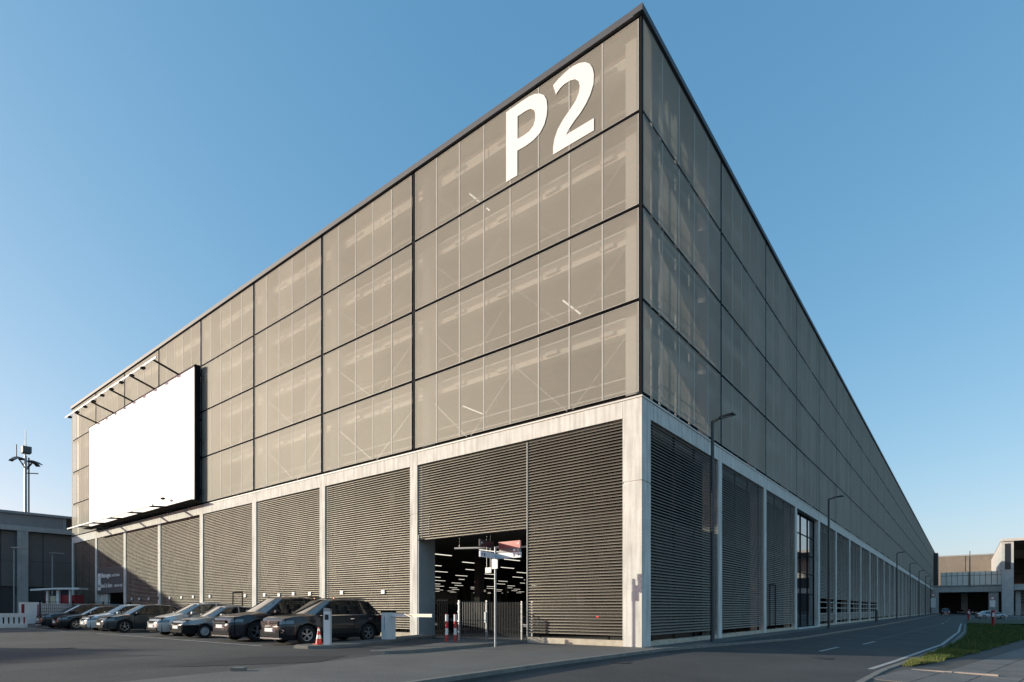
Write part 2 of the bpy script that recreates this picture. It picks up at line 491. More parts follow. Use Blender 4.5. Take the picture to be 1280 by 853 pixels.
# light kerb strip set in the slabs
es = MB().box(0, 1, -.09, .09, -.05, .012).data('light_edge_stone', mat('pale_stone', (.34, .28, .24), .85, var=.12, vscale=4))
for a, b in (((7.27, .62), (8.13, .5)), ((8.15, .49), (9.0, .36))):
    o = link('light_edge_stone', es, rp, (a[0], a[1], rz2(8, 0)), math.atan2(b[1]-a[1], b[0]-a[0]))
    o.scale = (math.hypot(b[0]-a[0], b[1]-a[1])-.02, 1, 1)

# grass blades
def grass():
    rnd = random.Random(3)
    mb = MB(); vs = mb.v; fs = mb.f; mi = mb.mi
    def blade(x, y, z, h, w, k):
        a = rnd.uniform(0, math.pi); dx, dy = math.cos(a)*w, math.sin(a)*w
        lx, ly = rnd.uniform(-.4, .4)*h, rnd.uniform(-.4, .4)*h
        o = len(vs)
        vs.extend([(x-dx, y-dy, z), (x+dx, y+dy, z), (x+lx, y+ly, z+h)])
        fs.append((o, o+1, o+2)); mi.append(k)
    for (y0, y1, dens, h, w) in ((1.0, 10, 1500, .075, .006), (10, 26, 500, .09, .010), (26, 62, 90, .10, .02)):
        yy = y0
        while yy < y1:
            st = .25 if y0 < 10 else .5
            xa = lerp([(a, b) for a, b, c in GRASS], yy); xb = min(grassx(yy), xa+12)
            nn = int(dens*(xb-xa+.1)*st)
            for _ in range(nn):
                x = rnd.uniform(xa-.05, xb+.10 + .08*math.sin(yy*2.3)); y = yy + rnd.uniform(0, st)
                hh = h*rnd.uniform(.5, 1.5)*(1.0 + .5*math.sin(x*3.1+y*1.7))
                blade(x, y, rz2(x, y)+.02, hh, w*rnd.uniform(.7, 1.4), rnd.choice((1, 2, 2, 1, 2)) if y < 4.5 + rnd.uniform(-1.5, 1.5) else rnd.choice((0, 0, 0, 1, 1, 2)))
            yy += st
    g = [mat('grass_%s' % nme, c, .8, var=.25, vscale=2.5) for nme, c in
         (('deep', (.030, .080, .014)), ('mid', (.055, .105, .018)), ('dry', (.17, .17, .045)))]
    o = mb.build('grass', g, fix=False)
    tag(o, 'green lawn grass beside the curving road at the lower right', 'grass', kind='stuff')
grass()

# road paint
wl = [(y, lerp(RR, y)-.33, lerp(RR, y)-.20) for y in [-.1, 3, 8, 14.8, 22, 34, 50, 64]]
strip('road_marking', wl, lambda x, y: roadz(x)+.001, paint_w, nx=1)
for (y0, y1, x) in ((5.2, 8.2, 4.25), (11.2, 14.2, 4.85), (58, 63, 6.3), (75, 80, 6.3), (100, 106, 6.1)):
    drape([((x, y0), (x+.12, y0)), ((x+.12, y1), (x+.24, y1))], lambda x, y: roadz(x)+.001, paint_w, 'road_marking', nx=1)
drape([((4.9, 16), (5.0, 16)), ((6.2, 57), (6.3, 57))], lambda x, y: roadz(x)+.001, mat('worn_paint', (.13, .125, .12), .85, var=.4, vscale=2), 'road_marking', nx=1)
# bay markings
def line(a, b, w=.12, name='bay_marking'):
    a = Vector(a); b = Vector(b); d = (b-a).normalized(); nrm = Vector((-d.y, d.x))*w/2
    drape([(a-nrm, a+nrm), (b-nrm, b+nrm)], lambda x, y: lotz(x, y)-.001, paint_w, name, nx=1)
line((-9.6, -7.85), (-25.5, -7.85))
for x in (-10.35, -13.05, -15.6, -18.15, -20.8, -25.4):
    line((x, -7.8), (x, -3.2))
line((-30, -8.0), (-44, -7.9))
line((-32, -7.9), (-32, -3.2)); line((-38.5, -7.9), (-38.5, -3.2))

# ------------------------------------------------------------------ traffic islands
def island(name_parent_label, pts, z, label):
    t = thing('traffic_island', label, 'traffic island', (pts[0][0], pts[0][1], 0))
    org = (pts[0][0], pts[0][1], 0)
    c = Vector((sum(p[0] for p in pts)/len(pts), sum(p[1] for p in pts)/len(pts)))
    inner = [tuple(Vector(p) + (c-Vector(p)).normalized()*.13) for p in pts]
    mb = MB()
    mb.add([(x, y, z-.004) for x, y in inner], [tuple(range(len(inner)))])
    mb.build('paved_top', pave_m, t, org=org)
    for i in range(len(pts)):
        j = (i+1) % len(pts)
        a, b, bi, ai = pts[i], pts[j], inner[j], inner[i]
        k = MB()
        ab = [a, b, bi, ai]
        k.add([(x, y, -.04) for x, y in ab] + [(x, y, z) for x, y in ab],
              [(0,3,2,1),(4,5,6,7),(0,1,5,4),(1,2,6,5),(2,3,7,6),(3,0,4,7)])
        k.build('kerb_stone', kerb_m, t, org=org)
    return t
island('', [(-8.35,-7.35),(-7.9,-7.75),(-7.35,-7.6),(-6.98,-6.95),(-7.3,-5.4),(-7.75,-4.3),(-8.2,-3.3),(-8.9,-1.8),(-9.6,-.05),(-10.6,-.05),(-9.9,-2.0),(-9.0,-3.6),(-8.7,-5.0),(-8.5,-6.4)], .14,
       'kerbed island carrying the barrier box and the white post')
island('', [(-4.95,-7.1),(-4.7,-7.35),(-4.35,-7.1),(-4.1,-6.4),(-4.2,-5.0),(-4.3,-3.8),(-4.45,-2.4),(-4.6,-1.0),(-4.68,-.05),(-7.6,-.05),(-6.9,-1.9),(-6.2,-3.1),(-5.7,-4.1),(-5.3,-5.6)], .09,
       'kerbed island with red and white bollards before the garage entrance')
k = MB().box(-.12, .12, -.10, .10, 0, .07).build('kerb_stone', kerb_m); k.location = (-3.25, -11.75, 0); k.rotation_euler = (0, 0, .7)
tag(k, 'short pale kerb stone lying at the edge of the foreground pavement', 'kerb stone')

# ------------------------------------------------------------------ THE GARAGE
G = thing('parking_garage', 'huge mesh clad parking garage with P2 lettering above a louvred concrete base', 'parking garage')
Z = [8.39, 11.48, 14.58, 17.69, 20.82]
LG = [0.0, 11.06] + [11.06+7.05*k for k in range(1, 8)]       # gaps along the sunlit face (distance from corner)
RG = [0.0, 7.81] + [7.81+7.15*k for k in range(1, 33)]        # along the shaded face
LEN_L, LEN_R = LG[-1], RG[-1]
BT, BB = 8.26, 7.68                                            # beam top / bottom

# columns
def column_mb(w, d, base=0.0):
    m = MB(); zj = 5.50
    m.box(-w/2, w/2, 0, d, base, zj-.03); m.box(-w/2+.02, w/2-.02, .02, d-.02, zj-.03, zj+.03); m.box(-w/2, w/2, 0, d, zj+.03, BT)
    return m
colL = column_mb(.48, .7).data('column', concrete)
for s in LG[1:-1]:
    link('column', colL, G, (-s, 0, 0))
link('column', column_mb(.69, .69).data('column', concrete), G, (-.345, 0, 0))
link('column', colL, G, (-LEN_L+.24, 0, 0))
colR = column_mb(.48, .7, -.1).data('column', concrete)
for s in RG[1:-1]:
    if abs(s-RG[4]) < .1 or abs(s-RG[3]) < .1: continue
    link('column', colR, G, (0, s-.1, 0), R(90))
link('column', colR, G, (0, RG[3]-.1, 0), R(90))
link('column', column_mb(.62, .7, -.1).data('column', concrete), G, (0, RG[4]-.03, 0), R(90))
link('column', colR, G, (0, LEN_R-.24, 0), R(90))
# beams
for a, b in zip(LG, LG[1:]):
    x0 = -(b-.255); x1 = -(a+.255) if a else -.705
    MB().box(x0, x1, .004, .4, BB, BT-.003).build('beam', concrete, G)
for i, (a, b) in enumerate(zip(RG, RG[1:])):
    y0 = (a-.1+.255) if a else .705; y1 = b-.1-.255
    MB().box(-.4, -.004, y0, y1, BB, BT-.003).build('beam', concrete, G)
# sill between mesh and beam
MB().box(-LEN_L, .03, -.03, .3, BT, 8.315).build('sill', steel_w, G)
MB().box(-.3, .03, .3, LEN_R, BT, 8.315).build('sill', steel_w, G)
# dark joint rails behind the mesh panels
def rails(z0, z1):
    MB().box(-LEN_L+.05, -.1, .09, .2, z0, z1).build('horizontal_rail', steel_d, G)
    MB().box(-.2, -.09, .1, LEN_R-.05, z0, z1).build('horizontal_rail', steel_d, G)
rails(8.315, 8.43)
for z in Z[1:-1]: rails(z-.13, z+.13)
rails(Z[-1]-.06, Z[-1]+.03)
# vertical posts in the gaps + corner post
pm = MB().box(-.115, .115, .025, .20, 8.43, Z[-1])
for z in Z[:-1]:
    pass
pmd = pm.data('gap_post', steel_d)
for s in LG[1:-1]: link('gap_post', pmd, G, (-s, 0, 0))
for s in RG[1:-1]: link('gap_post', pmd, G, (0, s, 0), R(90))
cp = MB().box(-.10, -.01, .01, .10, 8.32, Z[-1]+.02); cp.build('corner_post', steel_d, G)
# coping
MB().box(-LEN_L-.05, -.005, -.10, .25, Z[-1]+.03, 21.08).build('coping', coping_m, G)
MB().box(-.25, .09, -.13, LEN_R+.05, Z[-1]+.033, 21.06).build('coping', coping_m, G)

# mesh panels
def panel_data(w, h):
    f = .022; m = MB()
    m.box(0, f, -.012, .02, 0, h, 1); m.box(w-f, w, -.012, .02, 0, h, 1)
    m.box(f, w-f, -.01, .02, 0, .014, 1); m.box(f, w-f, -.01, .02, h-.014, h, 1)
    m.add([(f, 0, f), (w-f, 0, f), (w-f, 0, h-f), (f, 0, h-f)], [(0, 1, 2, 3)], 0)
    return m
PH = [(Z[i]+.06, Z[i+1]-.06) for i in range(4)]
cache = {}
def pdata(w, h):
    k = (round(w, 3), round(h, 2))
    if k not in cache: cache[k] = panel_data(w, h).data('mesh_panel', [mesh_m, alu])
    return cache[k]
far_panels = MB()
npan = 0
for i in range(8):
    a, b = LG[i], LG[i+1]
    a0 = a+.125 if a else .105; b0 = b-.125; nn = 8 if i == 0 else 5
    w = (b0-a0)/nn
    for (z0, z1) in PH:
        for k in range(nn):
            link('mesh_panel', pdata(w-.006, z1-z0), G, (-(a0+(k+1)*w)+.003, 0, z0)); npan += 1
for i in range(33):
    a, b = RG[i], RG[i+1]
    a0 = a+.12 if a else .105; b0 = b-.12; w = (b0-a0)/5
    for (z0, z1) in PH:
        for k in range(5):
            if npan < 300:
                link('mesh_panel', pdata(w-.006, z1-z0), G, (0, a0+k*w+.003, z0), R(90)); npan += 1
            else:
                pm = panel_data(w-.006, z1-z0)
                vs = [(-y, a0+k*w+.003+x, z0+z) for x, y, z in pm.v]
                o = len(far_panels.v); far_panels.v += vs
                far_panels.f += [tuple(q+o for q in f) for f in pm.f]; far_panels.mi += pm.mi
tag(far_panels.build('mesh_panel', [mesh_m, alu], G, fix=False), kind='stuff')

# louvres
PIT = .1075
def slat_mb(L, dz=0.0):
    # inclined blade with a small turned lip, along x from 0..L, outer edge at y=.06
    pr = [(.050, 0.0), (.052, .016), (.096, .069), (.102, .067), (.058, .014), (.056, 0.0)]
    vs = [(0, y, z) for y, z in pr] + [(L, y, z) for y, z in pr]
    n = len(pr)
    fs = [(i, (i+1)%n, n+(i+1)%n, n+i) for i in range(n)] + [tuple(range(n-1,-1,-1)), tuple(range(n, 2*n))]
    return MB().add(vs, fs)
nsl = 0
far_sl = MB()
def louvre(face, a, b, z0, z1, single, skip=None):
    """slats between distances a..b from the corner"""
    global nsl
    L = b-a; md = slat_mb(L).data('louvre_slat', slat_m) if single else None
    base = slat_mb(L)
    z = z1-.11
    while z > z0-.02:
        if skip and skip[0] < z < skip[1] and (int(z/PIT) % 4):
            z -= PIT; continue
        jit = random.uniform(-.002, .002)
        if single and nsl < 300:
            if face == 'L': link('louvre_slat', md, G, (-b, jit, z))
            else: link('louvre_slat', md, G, (-jit, a, z), R(90))
            nsl += 1
        else:
            if face == 'L': vs = [(-b+x, y+jit, z+q) for x, y, q in base.v]
            else: vs = [(-y-jit, a+x, z+q) for x, y, q in base.v]
            o = len(far_sl.v); far_sl.v += vs
            far_sl.f += [tuple(q+o for q in f) for f in base.f]; far_sl.mi += base.mi
        z -= PIT
OPX0, OPX1, OPZ = 10.82, 4.72, 4.36
louvre('L', .71, 4.70, .32, BB, True)
louvre('L', 4.76, 10.80, OPZ, BB, True)
louvre('R', .71, 7.44, .32, BB, True)
louvre('R', 7.98, 14.60, .32, BB, True)
louvre('L', 11.32, 17.85, .32, BB, True)
for i in range(2, 8):
    a, b = LG[i]+.26, LG[i+1]-.26
    if i == 6: louvre('L', a, b, 4.85, BB, False)
    else: louvre('L', a, b, .32, BB, False)
for i in range(2, 33):
    if i == 3: continue
    a, b = RG[i]+.16, RG[i+1]-.36
    if i == 29 or i == 30: louvre('R', a, b, 5.0, BB, False); continue
    louvre('R', a, b, .32, BB, False, skip=(.85, 2.05) if 4 <= i <= 8 else None)
tag(far_sl.build('louvre_slat', slat_m, G, fix=False), kind='stuff')
# louvre posts behind the slats (dark) and edge trims
lp = MB()
for i in range(8):
    a, b = LG[i]+(.26 if i else .72), LG[i+1]-.26
    for t in (0.06, .35, .65, .94):
        x = -(a+(b-a)*t)
        if i == 0 and x < -OPX1: z0 = OPZ
        elif i == 6: z0 = 4.85
        else: z0 = .1
        MB().box(x-.03, x+.03, .15, .22, z0, BB).build('louvre_post', steel_d, G)
for i in range(33):
    if i == 3: continue
    a, b = RG[i]+(.16 if i else .72), RG[i+1]-.36
    for t in (.06, .35, .65, .94):
        y = a+(b-a)*t; MB().box(-.22, -.15, y-.03, y+.03, .0, BB).build('louvre_post', steel_d, G)
m = MB(); m.box(-4.745, -4.715, .02, .15, .22, 7.6); m.box(-.715, -.705, .03, .12, .25, BB); m.build('louvre_trim', alu, G)
m = MB(); m.box(-10.79, -10.4, .02, .05, OPZ-.05, OPZ-.0); m.box(-10.8, -4.76, .05, .15, OPZ-.06, OPZ-.02); m.build('louvre_trim', steel_d, G)
MB().box(-11.28-.25, -11.28+.0, .05, .06, .3, .3001)
for x, z0, z1 in ((-10.55, 4.4, 7.6), (-10.1, 4.5, 5.3), (-17.65, .4, 7.6), (-24.6, .4, 7.6)):
    MB().tube((x, .045, z0), (x, .045, z1), .012, n=6).build('downpipe_wire', alu, G)
# plinths
for i in range(8):
    if i == 6: continue
    a, b = LG[i]+(.245 if i else .70), LG[i+1]-.245
    if i == 0: b = OPX1
    MB().box(-b, -a, .03, .30, -.05, .20).build('plinth', plinth_m, G)
for i in range(33):
    if i in (3, 29, 30): continue
    a, b = RG[i]+.15 if i else .70, RG[i+1]-.35
    MB().box(-.30, -.03, a, b, -.15, .16).build('plinth', plinth_m, G)
# door outline in the louvres of the shaded side and in the sunlit side
MB().box(-.05, -.02, 15.9, 15.95, .2, 2.6).box(-.05, -.02, 17.1, 17.15, .2, 2.6).box(-.05, -.02, 15.9, 17.15, 2.6, 2.65).build('door_frame', steel_d, G)
MB().box(-27.9, -27.85, .02, .05, .2, 2.3).box(-26.7, -26.65, .02, .05, .2, 2.3).box(-27.9, -26.65, .02, .05, 2.3, 2.35).build('door_frame', steel_d, G)
# entrance: jambs, lintel, side reveal
MB().box(-10.83, -10.74, .02, 1.02, 0, OPZ+.2).build('entrance_jamb', mat('jamb_concrete', (.40,.40,.39), .85, var=.1), G)
# small white plates along the sunlit wall
pd_ = MB().box(-.12, .12, 0, .05, -.09, .09).data('wall_plate', white_p)
for x in (-13.2, -16.45, -19.3, -20.9, -22.4, -24.0, -26.3, -31.0, -33.5, -35.4, -37.4, -39.4, -41.3, -43.2, -44.8):
    link('wall_plate', pd_, G, (x, .0, 2.1+random.uniform(-.03, .03)))
# sign panel and doorway on the far left bay
a, b = LG[6]+.26, LG[7]-.26
MB().box(-b, -a, .02, .12, 2.68, 4.88).build('sign_panel', mat('sign_panel_grey', (.075, .08, .085), .6, var=.06), G)
MB().box(-b, -b+1.9, .25, .45, 0, 2.68).build('doorway_wall', concrete, G)
MB().box(-b+.22, -b+.95, -.004, .02, 2.95, 4.45).build('pictogram', white_m, G)
MB().box(-b+.42, -b+.75, -.012, -.003, 3.22, 3.40).box(-b+.49, -b+.68, -.012, -.003, 3.40, 3.48).build('pictogram_car', sign_k, G)
MB().tube((-b+.58, -.012, 4.12), (-b+.58, -.003, 4.12), .06, n=14).box(-b+.56, -b+.60, -.012, -.003, 3.85, 4.07).build('pictogram_key', sign_g, G)
text_mesh('Mietwagen', .58, white_m, 'lettering', G, (-b+1.12, -.01, 4.05), bold=.02, sx=.95)
text_mesh('nur für Kunden', .36, white_m, 'lettering', G, (-b+3.75, -.01, 4.07), bold=.008, sx=.86)
text_mesh('Rental Car Return', .52, white_m, 'lettering', G, (-b+1.12, -.01, 3.17), bold=.012, sx=.72)
text_mesh('customers only', .36, white_m, 'lettering', G, (-b+4.35, -.01, 3.19), bold=.006, sx=.86)

# P2 lettering on the mesh
P_out = [(-5.71,20.65),(-5.71,17.93),(-5.16,17.93),(-5.16,18.88),(-4.74,18.86),(-4.38,18.90),(-4.1,19.01),(-3.9,19.22),(-3.79,19.5),(-3.76,19.82),(-3.8,20.1),(-3.91,20.32),(-4.11,20.49),(-4.33,20.6),(-4.58,20.65),(-4.98,20.66)]
P_in = [(-5.15,20.19),(-5.15,19.32),(-4.86,19.31),(-4.58,19.33),(-4.39,19.45),(-4.31,19.64),(-4.31,19.85),(-4.37,20.02),(-4.53,20.15),(-4.74,20.19)]
Two = [(-3.5,20.45),(-3.28,20.55),(-2.99,20.62),(-2.67,20.66),(-2.38,20.61),(-2.14,20.50),(-1.96,20.34),(-1.85,20.13),(-1.79,19.87),(-1.81,19.56),(-1.92,19.28),(-2.11,19.02),(-2.35,18.81),(-2.59,18.67),(-2.8,18.51),(-2.94,18.35),(-1.79,18.35),(-1.79,17.92),(-3.5,17.92),(-3.5,18.19),(-3.44,18.47),(-3.29,18.75),(-3.05,18.98),(-2.76,19.18),(-2.52,19.37),(-2.39,19.59),(-2.36,19.79),(-2.41,19.99),(-2.56,20.14),(-2.77,20.21),(-3.02,20.22),(-3.21,20.17),(-3.38,20.05)]
def letter(name, outer, holes):
    cu = bpy.data.curves.new(name, 'CURVE'); cu.dimensions = '2D'; cu.fill_mode = 'BOTH'; cu.extrude = .006
    for loop in [outer]+holes:
        sp = cu.splines.new('POLY'); sp.points.add(len(loop)-1); sp.use_cyclic_u = True
        for q, (x, z) in zip(sp.points, loop): q.co = (x, z, 0, 1)
    t = bpy.data.objects.new('tmp', cu); COL.objects.link(t)
    me = bpy.data.meshes.new_from_object(t.evaluated_get(bpy.context.evaluated_depsgraph_get()))
    bpy.data.objects.remove(t)
    me.materials.clear(); me.materials.append(white_m)
    o = link(name, me, G, (0, -.021, 0)); o.rotation_euler = (R(90), 0, 0)
    return o
letter('letter', P_out, [P_in]); letter('letter', Two, [])

# structure behind the mesh: slab edges, columns, braces, decks
YB = .75
for z in Z[:-1]+[Z[-1]-.1]:
    MB().box(-LEN_L+.3, -YB, YB, YB+.35, z-.58, z-.02).build('slab_edge', edge_m, G)
    MB().box(-YB-.35, -YB-.002, YB+.35, LEN_R-.3, z-.58, z-.02).build('slab_edge', edge_m, G)
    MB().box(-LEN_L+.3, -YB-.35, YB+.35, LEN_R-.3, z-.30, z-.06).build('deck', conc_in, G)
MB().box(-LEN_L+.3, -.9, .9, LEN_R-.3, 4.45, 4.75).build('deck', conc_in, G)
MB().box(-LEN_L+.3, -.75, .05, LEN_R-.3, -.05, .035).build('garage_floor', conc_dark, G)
# guard rails inside
gr = MB()
for z in Z[:-1]:
    for h in (.45, .9):
        gr.box(-LEN_L+.3, -.7, .64, .68, z+h-.02, z+h+.02)
        gr.box(-.68, -.64, .7, 120, z+h-.03, z+h+.03)
gr.build('guard_rail', steel_w, G)
# lower concrete ceiling beams / ducts visible under slab edge
db = MB()
for z in Z[1:]:
    for s in frange(1.4, 58, 2.4):
        db.box(-s-.55, -s, .66, .74, z-.50, z-.36)
db.build('ceiling_duct', steel_w, G)
cI = MB().box(-.2, .2, 0, .35, 8.32, Z[-1]).data('inner_column', steel_w)
for s in [.6] + [q-.35 for q in LG[1:]]: link('inner_column', cI, G, (-s, .42, 0))
for s in [q-.5 for q in RG[1:14]]: link('inner_column', cI, G, (-.42, s, 0), R(90))
thin = MB().box(-.04, .04, 0, .06, 8.32, Z[-1]).data('inner_post', steel_w)
for s in (1.9, 2.6, 4.1, 5.5): link('inner_post', thin, G, (-.5, s, 0), R(90))
br = MB()
for (z0, z1) in zip(Z, Z[1:]):
    zt, zb = z1-.62, z0+.1
    def zig(a, b, n, face):
        w = (b-a)/(2*n)
        for k in range(2*n):
            p, q = a+k*w, a+(k+1)*w
            pz, qz = (zt, zb) if k % 2 == 0 else (zb, zt)
            if face == 'L': br.bar((-p, .52, pz), (-q, .52, qz), .022)
            else: br.bar((-.52, p, pz), (-.52, q, qz), .03)
    zig(.6, 10.7, 2, 'L')
    for i in range(1, 8): zig(LG[i]+.1, LG[i+1]-.4, 1, 'L')
    for i in range(0, 8): zig(RG[i]+.5, RG[i+1]-.5, 1, 'R')
br.build('cross_brace', galv, G)
# interior columns (one mass seen only in glimpses)
ic = MB()
for x in frange(7, 60, 7.05):
    for y in frange(7.8, 230, 14.3):
        ic.box(-x-.2, -x+.2, y-.2, y+.2, .03, 20.4)
for x in frange(14, 60, 14.1):
    ic.box(-x-.2, -x+.2, 1.2, 1.6, .03, 8)
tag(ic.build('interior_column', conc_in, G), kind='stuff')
# roof, rear walls
MB().box(-LEN_L+.02, -.02, .02, LEN_R-.02, 20.85, 20.99).build('roof', mat('roof_gravel', (.2,.2,.19), .9), G)
MB().box(-LEN_L, -LEN_L+.2, .75, LEN_R, 0, 20.8).build('rear_wall', cladd, G)
MB().box(-LEN_L+.2, -.2, LEN_R-.2, LEN_R-.02, 0, 20.8).build('rear_wall', cladd, G)
MB().box(-.85, -.8, 2.6, 9.2, .03, 4.4).build('added_sun_block', cladd2, G)  # added unseen wall, stops sunlight from the entrance reaching the shaded louvres
# glass stair entrance in the shaded face
a, b = RG[3]+.16, RG[4]-.36
MB().box(-.34, -.30, a, b, .1, BB).build('glass_wall', glass_b, G)
m = MB()
for t in (0.01, .34, .67, .99): m.box(-.30, -.25, a+(b-a)*t-.03, a+(b-a)*t+.03, .05, BB)
for z in (.1, 2.3, 3.7, 5.0, 6.3, 7.6): m.box(-.30, -.26, a, b, z-.025, z+.025)
m.build('mullion', steel_d, G)
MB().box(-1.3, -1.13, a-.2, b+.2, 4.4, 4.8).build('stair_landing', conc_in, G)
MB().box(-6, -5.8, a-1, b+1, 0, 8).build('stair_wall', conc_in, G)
MB().box(-1.4, .12, a, b, -.1, .06).build('threshold', concrete, G)
# clear of the louvre zone: vehicle exit near the far end of the shaded face
a, b = RG[29]+.16, RG[31]-.36
MB().box(-.2, -.1, a, b, 4.2, 5.0).build('exit_lintel', concrete, G)
# roof fittings seen on the skyline
for s in (16.4, 25.2): MB().box(-s-.12, -s+.12, .1, .3, 21.06, 21.26).build('roof_fitting', steel_d, G)

# ------------------------------------------------------------------ lights in the garage
def lamp_fix(x, y, z, group, label, first=[None]):
    if first[0] is None:
        t = thing('ceiling_light', label, 'ceiling light', (x, y, z), 0, group)
        MB().box(-.07, .07, -.75, .75, .03, .09).build('housing', galv, t)
        MB().box(-.028, .028, -.70, .70, 0, .03).build('tube', lamp_m, t)
        first[0] = t; return t
    c = copy_tree(first[0]); c.location = (x, y, z)
    c['label'] = label; c['group'] = group
    return c
lab = 'lit tube light under the ceiling inside the dark garage entrance'
rl = random.Random(5)
for iy in range(13):
    y = 3.5 + iy*4.7
    xa, xb = -4.2-.746*y, -10.8-1.057*y
    k = -math.ceil(-xa/3.2)
    while k*3.2 > xb:
        x = k*3.2
        if x > -58.5: lamp_fix(x + (.9 if iy % 2 else 0), y, 4.05, 'tube lights inside the garage entrance', lab)
        k -= 1
MB().box(-60.1, -60.0, 36, 66, 2.0, 4.4).build('pale_rear_wall', white_p, G)
lab2 = 'lit tube light behind the metal mesh on an upper parking deck'
for (x, y, z) in ((-4.6, 3.0, 13.9), (-10.2, 3.0, 10.8), (-9.4, 2.6, 20.2)):
    lamp_fix(x, y, z, 'tube lights on the upper decks', lab2)
# ------------------------------------------------------------------ billboard
BX0, BX1, BZ0, BZ1 = -53.3, -32.05, 8.62, 17.5
B = thing('billboard', 'huge blank white billboard mounted high on the sunlit garage face', 'billboard', (BX0, 0, BZ0))
bo = (BX0, 0, BZ0)
MB().box(BX0, BX1, -.52, -.46, BZ0, BZ1).build('banner', board_m, B, org=bo)
m = MB()
m.box(BX1+.002, BX1+.12, -.52, -.18, BZ0-.1, BZ1+.1); m.box(BX0-.12, BX0-.002, -.52, -.18, BZ0-.1, BZ1+.1)
m.box(BX0, BX1, -.50, -.18, BZ1+.002, BZ1+.10); m.box(BX0, BX1, -.50, -.18, BZ0-.12, BZ0-.002)
m.build('frame', steel_d, B, org=bo)
m = MB()
for x in frange(BX0+.5, BX1, 3.5): m.box(x-.05, x+.05, -.44, -.2, BZ0, BZ1)
for z in (9, 11.5, 14, 16.5): m.box(BX0, BX1, -.2, -.1, z-.06, z+.06)
m.build('back_truss', steel_d, B, org=bo)
for z in (9.2, 12.6, 16.9):
    MB().box(BX1+.12, BX1+.34, -.3, -.2, z-.1, z+.1).build('wall_bracket', steel_d, B, org=bo)
for x in [-51.4, -47.25, -43.0, -38.8, -34.6]:
    MB().bar((x, -.45, BZ1+.08), (x, -2.1, 18.08), .10).build('strut', steel_d, B, org=bo)
for x in [-51.7, -48.3, -44.2, -40.0, -35.9]:
    MB().bar((x, -.4, BZ0-.1), (x, -1.95, 8.36), .11).build('strut', steel_d, B, org=bo)
MB().bar((-53.9, -2.1, 18.15), (-34.0, -2.1, 18.08), .07, .11).build('lamp_rail', white_p, B, org=bo)
MB().bar((-53.9, -1.95, 8.36), (-35.0, -1.95, 8.36), .10, .10).build('lamp_rail', white_p, B, org=bo)
m = MB()
for x in frange(-52.8, -35, 2.05): m.box(x-.16, x+.16, -2.2, -1.95, 17.92, 18.04)
m.build('flood_light', steel_d, B, org=bo)
m = MB()
m.box(BX0-.5, BX1+.5, -.9, -.25, BZ0-.16, BZ0-.12); m.build('walkway', steel_d, B, org=bo)
MB().box(-36.3, -36.0, -1.0, -.8, 9.02, 9.14).build('camera_housing', steel_d, B, org=bo)

# ------------------------------------------------------------------ cars
def paint(name, col, rough=.28, metal=.35):
    return mat(name, col, rough, metal=metal, coat=.6, var=.03, vscale=3)
tyre_m = mat('tyre', (.014, .014, .015), .8)
rim_m = mat('rim_alloy', (.50, .50, .52), .28, metal=.8)
rim_s = mat('rim_steel', (.55, .55, .56), .45, metal=.3)
trim_m = mat('car_trim', (.012, .012, .014), .8, spec=.15)
chrome = mat('chrome', (.7, .7, .72), .12, metal=1.0)
plate_m = mat('plate_white', (.75, .75, .73), .4)
blue_m = mat('plate_blue', (.02, .05, .35), .4)
head_m = mat('headlight_lens', (.16, .175, .19), .08, metal=.3, coat=1.0)
tail_m = mat('tail_light', (.30, .01, .012), .15, coat=1.0)
seat_m = mat('car_seat', (.05, .05, .052), .8)

def make_wheel(r, w, style, parent, pos, side):
    """axis along y; side=+1 left (outside +y)"""
    m = MB()
    m.lathe((0, 0, 0), [(r*.62, -w/2), (r*.93, -w/2), (r, -w*.36), (r, w*.36), (r*.93, w/2), (r*.64, w/2), (r*.62, w*.40)], n=28, axis='y')
    key = ('tyre', r, w)
    if key not in cache: cache[key] = m.data('wheel', tyre_m, smooth=40)
    wh = link('wheel', cache[key], parent, pos, 0 if side > 0 else math.pi)
    key = ('rim', r, w, style)
    if key not in cache:
        k = MB(); R0 = r*.64
        k.lathe((0, 0, 0), [(R0*.98, -w*.3), (R0, w*.42), (R0*.90, w*.40), (R0*.88, w*.05)], n=28, axis='y', m=0)
        k.lathe((0, 0, 0), [(R0*.9, w*.04), (.01, w*.03)], n=28, axis='y', m=1)
        if style == 'steel':
            k.lathe((0, 0, 0), [(R0*.90, w*.36), (R0*.55, w*.30), (R0*.25, w*.42), (.01, w*.42)], n=28, axis='y', m=0)
            for q in range(10):
                t = 2*math.pi*q/10; cx, cz = math.cos(t)*R0*.74, math.sin(t)*R0*.74
                k.tube((cx, w*.30, cz), (cx, w*.36, cz), R0*.07, n=8, m=1)
        else:
            ns = 5
            for q in range(ns):
                for dd in ((-.16, .16) if style == 'double' else (0,)):
                    t = 2*math.pi*q/ns + math.pi/2
                    c, s_ = math.cos(t), math.sin(t); c2, s2 = math.cos(t+dd), math.sin(t+dd)
                    k.bar((c*R0*.12, w*.34, s_*R0*.12), (c2*R0*.93, w*.38, s2*R0*.93), R0*(.13 if style == 'double' else .24), R0*.10, m=0)
            k.tube((0, w*.2, 0), (0, w*.42, 0), R0*.2, n=12, m=0)
        cache[key] = k.data('rim', [rim_s if style == 'steel' else rim_m, trim_m], smooth=40)
    link('rim', cache[key], wh)
    return wh

